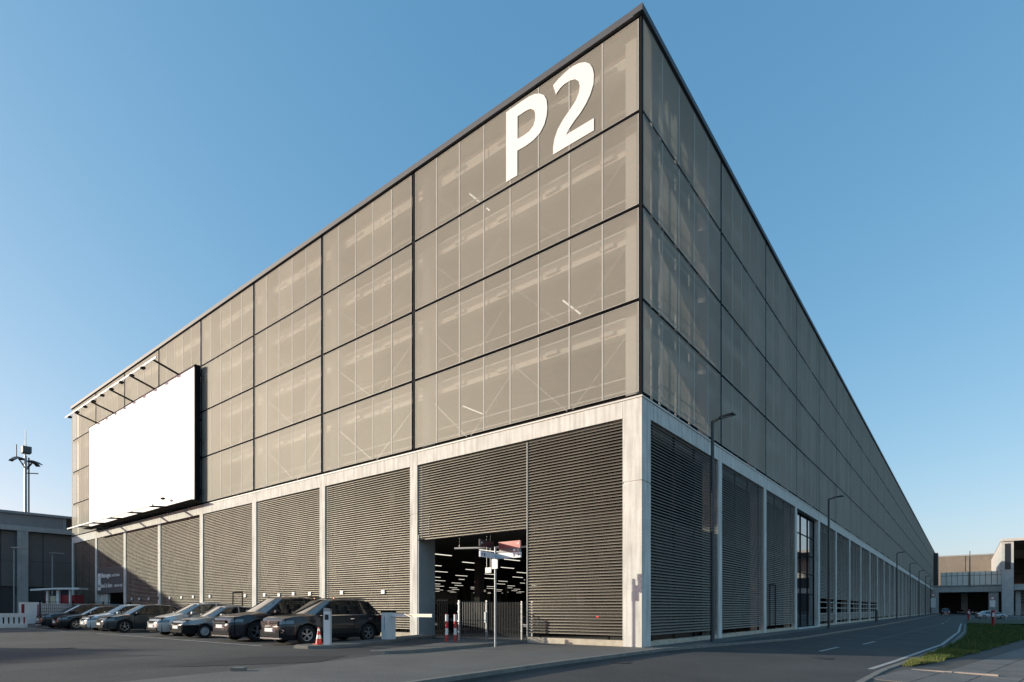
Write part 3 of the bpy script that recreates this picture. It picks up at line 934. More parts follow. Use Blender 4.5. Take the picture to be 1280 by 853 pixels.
def make_car(label, loc, rz, L, Wd, H, wb, fo, r, body_m, belt, nose, hood, cab, prof_trunk, style='five', cladding=False, plate=True, group=None,
             badge=False, lower=None, sill=.20, rails=False, taillit=False, name='parked_car'):
    """local: nose at +x = L/2. cab: (windscreen base, roof front, roof rear, rear window base) measured from the nose.
    hood: list of (dist from nose, z); prof_trunk: list of (dist from nose, z) from rear window base to tail"""
    t = thing(name, label, 'car', loc, rz, group)
    def X(d): return L/2 - d
    ax = (fo, fo+wb)
    top = hood + prof_trunk
    def T(d):
        return lerp(top, d)
    def hw(d):
        u = d/L
        w = Wd/2
        f = 1.0
        if u < .16: f = 1 - .33*((.16-u)/.16)**2.4
        if u > .86: f = 1 - .17*((u-.86)/.14)**2.0
        return w*f
    ar = r*1.13
    ds = sorted(set([0, .03, .07, .12, .18] + frange(.25, L-.1, .055) + [L-.12, L-.06, L-.02, L]))
    def zb(d):
        z = sill
        if d < .12: z = sill + .05*(.12-d)/.12
        if d > L-.15: z = sill + .12
        for a in ax:
            q = abs(d-a)
            if q < ar: z = max(z, r + math.sqrt(max(ar*ar-q*q, 0)) - .01)
        return z
    m = MB(); ringn = 0
    rings = []
    for d in ds:
        x = X(d); w = hw(d); zt = T(d); z0 = zb(d)
        bl = min(belt - .02*math.cos(d/L*3), zt-.02)
        if d < .2: # rounded nose
            k = (1-d/.2)**2
            z0 += .02*k
        zm = max(z0+.03, (sill+belt)*.52)
        zsh = max(bl, zm+.04)
        ring = [(x, w*.955, z0), (x, w*.985, z0+(zm-z0)*.35), (x, w*1.0, zm), (x, w*.992, zm+(zsh-zm)*.35), (x, w*.978, zm+(zsh-zm)*.45), (x, w*.972, zm+(zsh-zm)*.8), (x, w*.945, zsh),
                (x, w*.88, max(zsh+.012, zsh+(zt-zsh)*.55)), (x, w*.55, zt), (x, 0, zt+.012)]
        ring = ring + [(p[0], -p[1], p[2]) for p in ring[-2::-1]]
        rings.append(ring); ringn = len(ring)
    vs = [p for rg in rings for p in rg]
    fs = []
    for j in range(len(rings)-1):
        for i in range(ringn-1):
            fs.append((j*ringn+i, j*ringn+i+1, (j+1)*ringn+i+1, (j+1)*ringn+i))
    bas = list(range(ringn))
    zc = sum(p[2] for p in rings[0])/ringn
    for sc_, dx in ((.86, .032), (.5, .05)):
        o2 = len(vs)
        for p in rings[0]: vs.append((X(0)+dx, p[1]*sc_, zc+(p[2]-zc)*sc_))
        for i in range(ringn):
            j = (i+1) % ringn
            fs.append((o2+i, o2+j, bas[j], bas[i]))
        bas = list(range(o2, o2+ringn))
    fs.append(tuple(bas))
    o = (len(rings)-1)*ringn
    fs.append(tuple(o+i for i in range(ringn-1, -1, -1)))
    # material split: cladding on low faces
    mi = []
    for f in fs:
        if len(f) == 4:
            i0 = f[0] % ringn
            low = i0 in (0, ringn-2) and f[0] < len(rings)*ringn
            near = lower and (vs[f[0]][2]+vs[f[2]][2])/2 < lower
            mi.append(1 if ((cladding and low) or near) else 0)
        else: mi.append(0)
    m.v = vs; m.f = fs; m.mi = mi
    body = m.build('body', [body_m, trim_m], t, smooth=28)
    # floor / wheel wells
    MB().box(X(L-.12), X(.12), -Wd/2*.80, Wd/2*.80, sill-.02, belt-.1).build('underbody', trim_m, t)
    # greenhouse
    c0, c1, c2, c3 = cab
    wbt, wtp = Wd/2*.925, Wd/2*.70
    roof = [(c0, belt), (c1, H-.05), (c1+(c2-c1)*.3, H-.005), (c1+(c2-c1)*.55, H), (c2, H-.06), (c3, T(c3)-.02)]
    def Hd(d): return lerp(roof, d)
    def wz(z): return wbt + (wtp-wbt)*max(0, (z-belt))/(H-belt)
    st = sorted(set(frange(c0, c3, .06) + [c0, c1, c2, c3]))
    g = MB(); rings = []
    for d in st:
        h = Hd(d); zl = min(belt-.03, h-.01)
        w1 = wz(max(h-.07, belt)); 
        ring = [(X(d), wz(belt)*.995, zl), (X(d), w1, max(h-.07, zl+.005)), (X(d), w1-.045, max(h-.026, zl+.008)), (X(d), w1*.55, h+.006), (X(d), 0, h+.016)]
        ring += [(p[0], -p[1], p[2]) for p in ring[-2::-1]]
        rings.append(ring)
    n = len(rings[0]); vs = [p for rg in rings for p in rg]
    fs = [(j*n+i, j*n+i+1, (j+1)*n+i+1, (j+1)*n+i) for j in range(len(rings)-1) for i in range(n-1)]
    mi = []
    wins = [(c0+.20, (c1+c2)/2-.02), ((c1+c2)/2+.04, c2-.02 if (c3-c2) < .5 else c2+.0)]
    if c3-c2 < .9 and L > 3.9: wins.append((c2+.03, c2+(c3-c2)*.52))
    # drop faces where glass goes: keep pillars only
    keep = []
    for j in range(len(rings)-1):
        d0, d1 = st[j], st[j+1]; dm = (d0+d1)/2
        for i in range(n-1):
            f = (j*n+i, j*n+i+1, (j+1)*n+i+1, (j+1)*n+i)
            if i in (0, n-2) and any(a < dm < b for a, b in wins) and Hd(dm)-.07 > belt+.05: continue
            if i in (3, 4, 2, 5)[:4] and i in (2, 3, 4, 5) and (c0 < dm < c1-.03): continue
            if i in (2, 3, 4, 5) and (c2+.06 < dm < c3): continue
            keep.append(f)
    g.v = vs; g.f = keep; g.mi = [0]*len(keep)
    g.build('cabin_shell', body_m, t, smooth=35)
    def glass_strip(pred, idx, name):
        k = MB(); ff = []
        for j in range(len(rings)-1):
            dm = (st[j]+st[j+1])/2
            if not pred(dm): continue
            for i in idx:
                ff.append((j*n+i, j*n+i+1, (j+1)*n+i+1, (j+1)*n+i))
        if not ff: return
        used = sorted({q for f in ff for q in f}); mp = {q: a for a, q in enumerate(used)}
        k.v = [vs[q] for q in used]; k.f = [tuple(mp[q] for q in f) for f in ff]; k.mi = [0]*len(ff)
        # slightly inset so the shell edges frame it
        k.v = [(x, y*.985, z-.004) for x, y, z in k.v]
        k.build(name, glass_car, t, smooth=60, fix=False)
    for a, b in wins:
        for i in (0, n-2):
            glass_strip(lambda dm, a=a, b=b: a-.06 < dm < b+.06 and Hd(dm)-.07 > belt+.05, (i,), 'side_window')
    glass_strip(lambda dm: c0 < dm < c1+.0, (2, 3, 4, 5), 'windscreen')
    glass_strip(lambda dm: c2+.03 < dm < c3, (2, 3, 4, 5), 'rear_window')
    # trim around side windows
    tr = MB()
    for s in (1, -1):
        tr.bar((X(c0+.25), s*(wz(belt)+.004), belt+.005), (X(c3-.15), s*(wz(belt)+.004), belt+.01), .014, .03)
    tr.build('window_trim', chrome if badge else trim_m, t)
    # seats seen through the glass
    sm = MB()
    for dx in (c1+.35, c1+1.25):
        for yy in (-.36, .36):
            sm.box(X(dx)-.09, X(dx)+.07, yy-.24, yy+.24, .5, belt+.18); sm.box(X(dx)-.07, X(dx)+.04, yy-.13, yy+.13, belt+.18, belt+.36)
    sm.box(X(c0+.5), X(c0+.05), -Wd*.42, Wd*.42, belt-.12, belt-.02)
    sm.build('seat', seat_m, t)
    # wheels
    for a in ax:
        for s in (1, -1):
            make_wheel(r, .21, style, t, (X(a), s*(Wd/2-.125), r), s)
    # lights, grille, plate
    def nose_x(z, y):   # x of the shell at height z near the nose for lateral y
        return X(.0)
    hz = nose['lamp']                 # (z0, z1, y0, y1, depth back)
    for s in (1, -1):
        k = MB()
        z0, z1, y0, y1, back = hz
        pts = []
        N_ = 7
        w0 = hw(0)
        for q in range(N_):
            f = q/(N_-1)
            if f < .5: pts.append((X(0)+.045-.06*f, s*(y0+(w0-y0)*f/.5), f))
            else:
                d = back*((f-.5)/.5)**1.5; pts.append((X(d)+.006, s*(hw(d)+.004), f))
        vs_ = []
        for (x, y, f) in pts:
            zz0 = z0 + (z1-z0)*.30*f; zz1 = z1 + .035*f
            zz1 = min(zz1, T(L/2-x+.05)+.0)
            vs_ += [(x, y + s*.006, zz0), (x-.045*(1-f), y - s*.012, zz1)]
        k.add(vs_, [(2*i, 2*i+2, 2*i+3, 2*i+1) for i in range(N_-1)])
        k.build('headlight', head_m, t, smooth=50)
        k = MB(); tz0, tz1 = nose.get('tail', (belt-.22, belt+.02))
        k.add([(X(L-.30), s*(hw(L-.30)*.985), tz0+.05), (X(L-.30), s*(hw(L-.30)*.965), tz1), (X(L-.02), s*(hw(L-.02)*.99), tz1-.02), (X(L-.02), s*(hw(L-.02)*1.0), tz0),
               (X(L)-.01, s*(hw(L)*.55), tz0+.02), (X(L)-.01, s*(hw(L)*.55), tz1-.02)], [(0,1,2,3),(3,2,5,4)])
        k.v = [(x, y+s*.008, z) for x, y, z in k.v]
        k.build('tail_light', tail_lit if taillit else tail_m, t)
        # mirror
        k = MB(); mx = X(c0+.42)
        k.box(mx-.07, mx+.10, s*(Wd/2+.015), s*(Wd/2+.20), belt+.02, belt+.15)
        k.box(mx-.01, mx+.05, s*(Wd/2-.10), s*(Wd/2+.02), belt+.0, belt+.05)
        mo = k.build('wing_mirror', body_m if not cladding else trim_m, t, smooth=True)
        bv = mo.modifiers.new('b', 'BEVEL'); bv.width = .03; bv.segments = 2
        # handles and door gaps
        k = MB()
        for d in (c1+.75, c1+1.55):
            k.box(X(d)-.09, X(d)+.09, s*(Wd/2*.985), s*(Wd/2*.985+.028), belt-.14, belt-.11)
        k.build('door_handle', chrome if badge else body_m, t)
        k = MB()
        for d in (c0+.28, (c1+c2)/2+.01, c2+.12):
            k.box(X(d)-.006, X(d)+.006, s*(Wd/2*.96), s*(Wd/2*.9985+.003), sill+.10 if d < c2 else belt-.22, belt-.02)
        k.build('door_gap', trim_m, t)
        if rails:
            MB().tube((X(c1+.15), s*wtp*.97, H+.02), (X(c2-.05), s*wtp*.97, H-.0), .018, n=8).build('roof_rail', chrome, t)
    g0, g1, gy = nose['grille']
    k = MB(); k.box(X(.0)-.02, X(.0)+.046, -gy, gy, g0, g1); k.build('grille', trim_m, t)
    k = MB()
    nb = 2
    for q in range(nb): k.box(X(0), X(0)+.054, -gy*.97, gy*.97, g0+(g1-g0)*(q+.45)/nb, g0+(g1-g0)*(q+.58)/nb)
    k.build('grille_bar', chrome if nose.get('chrome') else trim_m, t)
    l0, l1, ly = nose['intake']
    k = MB(); k.box(X(.0)-.03, X(.0)+.042, -ly, ly, l0, l1); k.build('air_intake', trim_m, t)
    if nose.get('fog'):
        for s in (1, -1):
            k = MB(); d = .06
            for f in range(2):
                pass
            pts3 = [(X(.03)+.02, s*Wd*.31, .38), (X(.10)+.02, s*Wd*.41, .48), (X(.03)+.02, s*Wd*.30, .55), (X(.02)+.02, s*Wd*.29, .52)]
            for a_, b_ in ((0,1),(1,2),(2,0)): k.bar(pts3[a_], pts3[b_], .022)
            k.build('fog_light_surround', chrome, t)
    if plate:
        pz = nose.get('plate', .42)
        MB().box(X(.0)+.03, X(.0)+.064, -.26, .26, pz, pz+.115).build('number_plate', plate_m, t)
        MB().box(X(.0)+.05, X(.0)+.066, .205, .25, pz+.012, pz+.103).build('plate_strip', blue_m, t)
    if nose.get('skid'):
        MB().box(X(.02), X(.0)+.045, -Wd*.34, Wd*.36, sill+.0, sill+.05).build('skid_plate', chrome, t)
    if badge:
        k = MB(); cz = (g0+g1)/2
        for q in range(16):
            a0, a1 = 2*math.pi*q/16, 2*math.pi*(q+1)/16
            k.bar((X(0)+.062, math.cos(a0)*.07, cz+math.sin(a0)*.07), (X(0)+.062, math.cos(a1)*.07, cz+math.sin(a1)*.07), .012)
        for (a_, b_) in (((-.03,.055),(0,.008)),((0,.008),(.03,.055)),((-.06,.02),(-.028,-.055)),((-.028,-.055),(0,-.005)),((0,-.005),(.028,-.055)),((.028,-.055),(.06,.02))):
            k.bar((X(0)+.062, a_[0], cz+a_[1]), (X(0)+.062, b_[0], cz+b_[1]), .012)
        k.build('badge', chrome, t)
    return t
tail_lit = mat('tail_light_on', (.5, .01, .02), .3, emit=(1, .02, .04), estr=1.5)

N_suv = dict(lamp=(.68, .79, .42, .8, .36), grille=(.66, .80, .55), intake=(.30, .50, .60), plate=.45, fog=True, skid=True, chrome=True, tail=(.80, 1.0))
N_q = dict(lamp=(.70, .81, .48, .8, .40), grille=(.42, .80, .42), intake=(.26, .36, .70), plate=.52, skid=True, chrome=True, tail=(.85, 1.02))
N_hatch = dict(lamp=(.58, .70, .42, .75, .40), grille=(.60, .69, .36), intake=(.26, .40, .55), plate=.40, tail=(.72, .95))
N_sedan = dict(lamp=(.54, .65, .44, .7, .20), grille=(.56, .65, .38), intake=(.24, .34, .55), plate=.40, tail=(.72, .9))
GRP = 'cars parked along the louvred garage wall'
D = R(-90)
def place(X_side, y_nose, Wd, L, z=.055): return (X_side - Wd/2, y_nose + L/2, z)

p_grey = paint('paint_anthracite', (.024, .025, .027))
make_car('anthracite compact SUV with open-sided alloy wheels parked beside the white post', place(-9.15, -7.32, 1.78, 4.18), D, 4.18, 1.78, 1.58, 2.56, .84, .335, p_grey, .98,
         N_suv, [(0, .62), (.04, .80), (.12, .90), (.35, .96), (.75, 1.00), (1.15, 1.04)], (1.10, 1.90, 3.55, 4.05), [(4.0, 1.04), (4.1, .95), (4.18, .70)], 'double', cladding=True, group=GRP, badge=True, rails=True)
p_navy = paint('paint_blue_black', (.010, .012, .022))
make_car('blue black large SUV between the anthracite SUV and the old silver saloon', place(-12.35, -7.45, 1.92, 4.75), D, 4.75, 1.92, 1.68, 2.80, .92, .37, p_navy, 1.02,
         N_q, [(0, .62), (.05, .82), (.15, .92), (.45, 1.00), (.9, 1.06), (1.25, 1.10)], (1.2, 2.05, 3.85, 4.5), [(4.45, 1.08), (4.65, .98), (4.75, .7)], 'five', group=GRP, rails=True)
p_sil = paint('paint_old_silver', (.33, .33, .32), .35, .5)
make_car('old silver small saloon with plain steel wheels and black bumper sides', place(-16.6, -7.35, 1.64, 4.05), D, 4.05, 1.64, 1.37, 2.45, .78, .285, p_sil, .86,
         N_sedan, [(0, .55), (.05, .68), (.15, .74), (.5, .80), (.9, .86), (1.1, .89)], (1.05, 1.75, 2.85, 3.45), [(3.4, .92), (3.9, .90), (4.05, .62)], 'steel', group=GRP, lower=.50)
p_sil2 = paint('paint_bright_silver', (.48, .49, .50), .3, .6)
make_car('bright silver rounded hatchback behind the old silver saloon', place(-19.4, -7.25, 1.72, 4.05), D, 4.05, 1.72, 1.52, 2.51, .80, .31, p_sil2, .94,
         N_hatch, [(0, .58), (.05, .70), (.15, .78), (.4, .88), (.75, .97), (1.0, 1.03)], (.92, 1.75, 3.3, 3.9), [(3.85, 1.0), (3.97, .9), (4.05, .65)], 'five', group=GRP)
p_gg = paint('paint_green_grey', (.035, .047, .052))
make_car('dark green grey hatchback with five spoke alloys right of the white car', place(-25.6, -7.45, 1.75, 4.25), D, 4.25, 1.75, 1.46, 2.60, .84, .32, p_gg, .92,
         N_hatch, [(0, .56), (.05, .68), (.15, .76), (.45, .85), (.85, .92), (1.1, .97)], (1.0, 1.85, 3.2, 4.05), [(4.0, .97), (4.15, .88), (4.25, .62)], 'five', group=GRP)
p_wh = paint('paint_silver_white', (.62, .64, .66), .3, .3)
make_car('silver white hatchback half hidden behind the dark green grey hatchback', place(-28.6, -7.35, 1.72, 4.1), D, 4.1, 1.72, 1.48, 2.5, .82, .31, p_wh, .92,
         N_hatch, [(0, .56), (.05, .68), (.15, .76), (.45, .86), (.85, .94), (1.05, .99)], (.95, 1.8, 3.2, 3.95), [(3.9, .98), (4.0, .88), (4.1, .62)], 'five', group=GRP)
p_bk = paint('paint_black', (.010, .012, .015))
make_car('low black estate car with silver multi spoke wheels near the mesh fence', place(-33.0, -7.55, 1.78, 4.55), D, 4.55, 1.78, 1.40, 2.70, .82, .32, p_bk, .88,
         N_hatch, [(0, .54), (.05, .64), (.15, .72), (.5, .80), (.95, .87), (1.2, .91)], (1.15, 2.0, 3.4, 4.35), [(4.3, .9), (4.45, .8), (4.55, .6)], 'double', group=GRP)
make_car('taller black estate car farthest left in the parked row', place(-36.2, -7.6, 1.84, 4.7), D, 4.7, 1.84, 1.55, 2.78, .88, .34, paint('paint_black_two', (.012, .014, .018)), .98,
         N_q, [(0, .58), (.05, .74), (.15, .84), (.5, .92), (.95, .98), (1.2, 1.02)], (1.1, 2.0, 3.8, 4.5), [(4.45, 1.0), (4.6, .9), (4.7, .65)], 'five', group=GRP)
# cars inside the garage
make_car('dark estate car with one red tail light glowing behind the entrance fence', (-7.4, 6.2, .04), R(-95), 4.6, 1.82, 1.48, 2.7, .85, .33, p_navy, .95,
         N_hatch, [(0, .58), (.05, .70), (.15, .78), (.45, .88), (.95, .96), (1.2, 1.0)], (1.1, 1.9, 3.7, 4.4), [(4.35, .98), (4.5, .9), (4.6, .62)], 'five', taillit=True, group='cars standing in the dark garage')
make_car('dark hatchback with spoked wheel in the shadow beside the entrance jamb', (-13.8, 5.2, .04), R(-70), 4.2, 1.78, 1.5, 2.6, .82, .33, p_grey, .95,
         N_hatch, [(0, .58), (.05, .70), (.15, .78), (.45, .88), (.95, .96), (1.2, 1.0)], (1.0, 1.85, 3.4, 4.0), [(3.95, .98), (4.1, .9), (4.2, .62)], 'double', group='cars standing in the dark garage')
# cars on the far road
make_car('silver grey car parked on the far lot beyond the lawn', (12.0, 118, -.46), R(18), 4.5, 1.8, 1.46, 2.7, .85, .32, paint('paint_far_silver', (.35, .38, .42), .3, .5), .92,
         N_hatch, [(0, .56), (.05, .68), (.15, .76), (.45, .86), (.95, .94), (1.1, .98)], (1.0, 1.9, 3.3, 4.2), [(4.1, .96), (4.4, .9), (4.5, .62)], 'five')
make_car('maroon car waiting under the concrete footbridge', (4.3, 168, -.22), R(-88), 4.5, 1.85, 1.75, 2.7, .85, .34, paint('paint_maroon', (.10, .012, .02), .35, .3), 1.0,
         N_q, [(0, .6), (.05, .78), (.15, .88), (.45, .98), (.95, 1.04), (1.1, 1.08)], (1.0, 1.8, 3.8, 4.3), [(4.2, 1.05), (4.4, .95), (4.5, .65)], 'five')
for i, (x, y, c, lb) in enumerate(((7.2, 236, (.35, .35, .34), 'pale car in the row under the footbridge, nearest the maroon car'), (9.7, 240, (.5, .5, .5), 'white car in the row under the footbridge'),
                             (12.2, 244, (.3, .32, .30), 'grey car in the row under the footbridge, farthest right'))):
    make_car(lb, (x, y, -.3), R(-95), 4.3, 1.78, 1.5, 2.6, .82, .32, paint('paint_bridge_%d' % i, c, .4, .3), .95,
         N_hatch, [(0, .58), (.05, .70), (.15, .78), (.45, .88), (.95, .96), (1.1, 1.0)], (1.0, 1.85, 3.4, 4.0), [(3.95, .98), (4.2, .9), (4.3, .62)], 'five')

# ------------------------------------------------------------------ entrance furniture
# direction signs
S = (-3.91, -2.83, 0)
t = thing('direction_sign', 'finger post with black, red and white direction panels before the garage entrance', 'signpost', S)
MB().tube((0, 0, 0), (0, 0, 3.32), .038, n=12).build('pole', galv, t, smooth=40)
k = MB().box(.03, 1.07, -.03, .03, 2.92, 3.10); k.build('white_panel', sign_w, t)
k = MB().box(.03, .04, 0, .001, 0, .001)
lm = mat('sign_ink', (.05, .07, .14), .4)
def arm_local(u, z0, z1, du0, du1, nrm=.0, thick=.03):
    d = Vector((.13, -.99, 0)); n_ = Vector((-.99, -.13, 0))
    a = d*du0; b = d*du1
    mb = MB(); vs = []
    for z in (z0, z1):
        for p in (a-n_*thick, b-n_*thick, b+n_*thick, a+n_*thick): vs.append((p.x, p.y, z))
    mb.add(vs, [(0,3,2,1),(4,5,6,7),(0,1,5,4),(1,2,6,5),(2,3,7,6),(3,0,4,7)]); return mb
arm_local(0, 2.93, 3.12, .04, .93).build('white_panel', sign_w, t)
arm_local(0, 3.27, 3.49, .14, .95).build('black_panel', sign_k, t)
MB().box(.16, 1.06, -.03, .03, 3.24, 3.47).build('red_panel', sign_r, t)
MB().box(.18, 1.06, -.028, .028, 3.105, 3.235).build('grey_panel', sign_g, t)
# arrows and pictogram blocks
def arrow(mb, x, z, s, dirn, y=-.036):
    mb.box(x-s*.5, x+s*.5, y, y+.004, z-s*.08, z+s*.08)
    for q in (-1, 1): mb.bar((x+dirn*s*.5, y, z), (x+dirn*s*.1, y, z+q*s*.36), .006, s*.16)
    return mb
arrow(MB(), .97, 3.01, .11, 1).build('arrow', lm, t)
MB().box(.78, .86, -.036, -.032, 2.96, 3.06).build('pictogram', lm, t)
arrow(MB(), .97, 3.17, .10, 1).build('arrow', white_m, t)
MB().box(.78, .86, -.034, -.030, 3.13, 3.21).build('pictogram', white_m, t)
arrow(MB(), .97, 3.38, .10, 1).build('arrow', white_m, t)
# left facing panels: plane with normal (-.99,-.13)*... visible side faces the camera (+x side)
ang = math.atan2(-.99, .13)
def onarm(obj):
    obj.rotation_euler = (0, 0, ang); return obj
def armmark(f, m, name):
    mb = MB(); f(mb); o = mb.build(name, m, t); o.rotation_euler = (0, 0, ang); return o
armmark(lambda b: (b.box(.78, .88, .031, .035, 3.01, 3.03), b.bar((.88, .033, 3.02), (.84, .033, 3.055), .006, .02), b.bar((.88, .033, 3.02), (.84, .033, 2.985), .006, .02)), lm, 'arrow')
armmark(lambda b: b.box(.66, .74, .031, .035, 2.97, 3.07), lm, 'pictogram')
armmark(lambda b: (b.box(.80, .90, .031, .035, 3.37, 3.39), b.bar((.90, .033, 3.38), (.86, .033, 3.415), .006, .02), b.bar((.90, .033, 3.38), (.86, .033, 3.345), .006, .02)), white_m, 'arrow')
MB().box(-.12, .13, -.05, -.03, 2.60, 2.92).build('small_plate', plate_m, t)
# hanging clearance plate
t = thing('clearance_sign', 'small white plate hanging on thin rods inside the entrance', 'sign', (-7.28, .75, 4.4))
MB().box(-.16, .16, -.02, .02, -1.62, -1.40).build('plate', plate_m, t)
MB().tube((-.1, 0, -1.4), (-.1, 0, -.05), .01, n=6).tube((.1, 0, -1.4), (.1, 0, -.05), .01, n=6).build('rod', galv, t)
# height limit bar
t = thing('height_bar', 'long pale height limit tube hanging under the entrance ceiling', 'height limit bar', (-8.9, .6, 3.9))
MB().tube((-.2, 0, 0), (3.2, 1.6, 0), .045, n=10).build('tube', white_p, t, smooth=40)
MB().tube((0, .1, 0), (0, .1, .52), .01, n=6).tube((3, 1.5, 0), (3, 1.5, .52), .01, n=6).build('rod', galv, t)

# bollards
def bollard(loc, label):
    t = thing('bollard', label, 'bollard', loc, 0, 'red and white bollards by the entrance fence')
    h = .98; r = .055
    for i in range(4):
        MB().tube((0, 0, h*i/4.0), (0, 0, h*(i+1)/4.0), r, n=14).build('red_band' if i % 2 == 0 else 'white_band', red_m if i % 2 == 0 else white_p, t, smooth=40)
    MB().lathe((0, 0, h), [(r, 0), (r*.7, .02), (.001, .028)], n=14).build('cap', red_m, t, smooth=40)
bollard((-6.28, -2.72, .085), 'red and white bollard, the left one of the pair at the entrance')
bollard((-6.12, -2.45, .085), 'red and white bollard, the right one of the pair beside the fence post')

# barrier
t = thing('barrier_gate', 'white barrier box with its arm lowered across the entrance lane', 'barrier', (-8.55, -3.5, .14))
MB().box(-.17, .17, -.20, .20, .0, 1.0).build('cabinet', white_p, t)
MB().box(-.185, .185, -.215, .215, 1.0, 1.09).build('lid', steel_d, t)
MB().box(-.002, .012, -.206, -.199, .35, .85).build('door_line', steel_d, t)
MB().box(.17, 2.35, -.03, .03, .84, .95).build('arm', white_p, t)
MB().box(.95, 2.35, -.034, .034, .86, .93).build('arm_reflector', mat('cream_reflector', (.75, .62, .45), .4), t)
# ticket post
t = thing('ticket_post', 'slim white ticket post on the island in front of the anthracite SUV', 'ticket post', (-7.45, -6.85, .14), R(38))
MB().box(-.10, .10, -.09, .09, 0, 1.05).build('housing', white_p, t)
MB().prism([(-.10, 1.052), (.10, 1.052), (.10, 1.12), (-.10, 1.16)], -.09, .09).build('sloped_top', galv, t)
MB().box(-.06, .06, -.095, -.089, .78, .95).build('display', sign_k, t)
# cone
t = thing('traffic_cone', 'red and white traffic cone beside the slim white ticket post', 'traffic cone', (-7.78, -6.95, .14))
MB().box(-.13, .13, -.13, .13, 0, .02).build('base', red_m, t)
for a, b, mm in ((.02, .18, red_m), (.18, .30, white_p), (.30, .42, red_m), (.42, .50, white_p), (.50, .55, red_m)):
    f = lambda h: .10*(1-h/.62)
    MB().tube((0, 0, a), (0, 0, b), f(a)+.01, f(b)+.01, n=16).build('red_band' if mm is red_m else 'white_band', mm, t, smooth=40)

# wire mesh fence + gate at the entrance
fence_m = mat('fence_wire', (.12, .125, .13), .5, metal=.5)
t = thing('wire_fence', 'galvanised double wire fence with gate across the right of the entrance', 'fence', (-6.4, -1.95, .05))
fo_ = (-6.4, -1.95, .05)
posts = [(-6.4, -1.95, .07), (-6.0, -.85, .07), (-5.25, .38, .05), (-4.98, .70, .05)]
for p in posts:
    MB().box(p[0]-.03, p[0]+.03, p[1]-.03, p[1]+.03, p[2], p[2]+1.52).build('post', galv, t, org=fo_)
    for zz in (.35, .75, 1.1, 1.4):
        MB().box(p[0]-.045, p[0]+.045, p[1]-.05, p[1]-.03, p[2]+zz-.03, p[2]+zz+.03).build('clamp', white_p, t, org=fo_)
def fence_panel(p, q, nv, nh, wv, name):
    mb = MB(); P0 = Vector(p); Q0 = Vector(q)
    for i in range(1, nv):
        c = P0.lerp(Q0, i/nv); mb.bar((c.x, c.y, p[2]+.08), (c.x, c.y, p[2]+1.46), wv)
    for i in range(nh+1):
        z = p[2]+.08+1.38*i/nh; mb.bar((P0.x, P0.y, z), (Q0.x, Q0.y, z), wv*1.4)
    o = mb.build(name, fence_m, t, org=fo_)
    return o
tag(fence_panel(posts[0], posts[1], 16, 2, .014, 'gate_bars'), kind='stuff')
tag(fence_panel(posts[1], posts[2], 22, 6, .006, 'wire_panel'), kind='stuff')
tag(fence_panel(posts[2], posts[3], 5, 6, .006, 'wire_panel'), kind='stuff')
MB().box(-6.05, -5.97, -.93, -.88, .75, 1.15).build('lock_box', white_p, t, org=fo_)
# post by the jamb
t = thing('gate_post', 'dark rolled back gate leaf standing beside the concrete entrance jamb', 'gate', (-9.6, .3, 0))
k = MB()
for i in range(6): k.box(-.25+i*.12, -.22+i*.12, -.02, .02, .1, 1.65)
k.box(-.27, .42, -.03, .03, .08, .13); k.box(-.27, .42, -.03, .03, 1.62, 1.68)
k.build('bars', steel_d, t)

# ------------------------------------------------------------------ street lamps along the shaded face
def street_lamp(loc, label, first=[None]):
    if first[0] is None:
        t = thing('street_lamp', label, 'street lamp', loc, 0, 'street lamps along the garage pavement')
        MB().tube((0, 0, -.1), (0, 0, 8.62), .085, .06, n=12).build('pole', pole_m, t, smooth=40)
        MB().box(-.05, .06, -.05, .05, 1.4, 1.5).build('reflector', white_m, t)
        MB().bar((0, 0, 8.60), (.34, -.06, 8.68), .08, .07).build('arm', pole_m, t)
        k = MB(); k.add([(.26,-.17,8.65),(.90,-.26,8.68),(.90,.02,8.68),(.26,.07,8.65),(.30,-.12,8.73),(.82,-.20,8.76),(.82,-.03,8.76),(.30,.02,8.73)],
              [(0,3,2,1),(4,5,6,7),(0,1,5,4),(1,2,6,5),(2,3,7,6),(3,0,4,7)])
        k.build('lamp_head', pole_m, t)
        MB().box(.38, .80, -.18, -.04, 8.64, 8.655).build('lens', head_m, t)
        first[0] = t; return t
    c = copy_tree(first[0]); c.location = loc; c['label'] = label
    return c
for (x, y), lb in zip(((.60, 5.0), (1.2, 25.7), (1.35, 72.5), (1.35, 95), (1.35, 118), (1.35, 141), (1.35, 164)),
        ('tall dark street lamp nearest the camera, in front of the first shaded louvre bay', 'second dark street lamp from the front, past the glass stair entrance',
         'third dark street lamp along the shaded face', 'fourth dark street lamp along the shaded face', 'fifth dark street lamp, small in the distance',
         'sixth dark street lamp, near the far garage exit', 'seventh dark street lamp, closest to the footbridge')):
    street_lamp((x, y, -.02), lb)
for (x, y), lb in (((1.2, 52.0), 'knee high black bollard on the pavement beside the louvres'),):
    t = thing('pavement_bollard', lb, 'bollard', (x, y, -.03))
    MB().tube((0, 0, 0), (0, 0, 1.15), .14, .12, n=12).build('shaft', pole_m, t)
    MB().tube((0, 0, 1.15), (0, 0, 1.22), .13, .05, n=12).build('cap', pole_m, t)

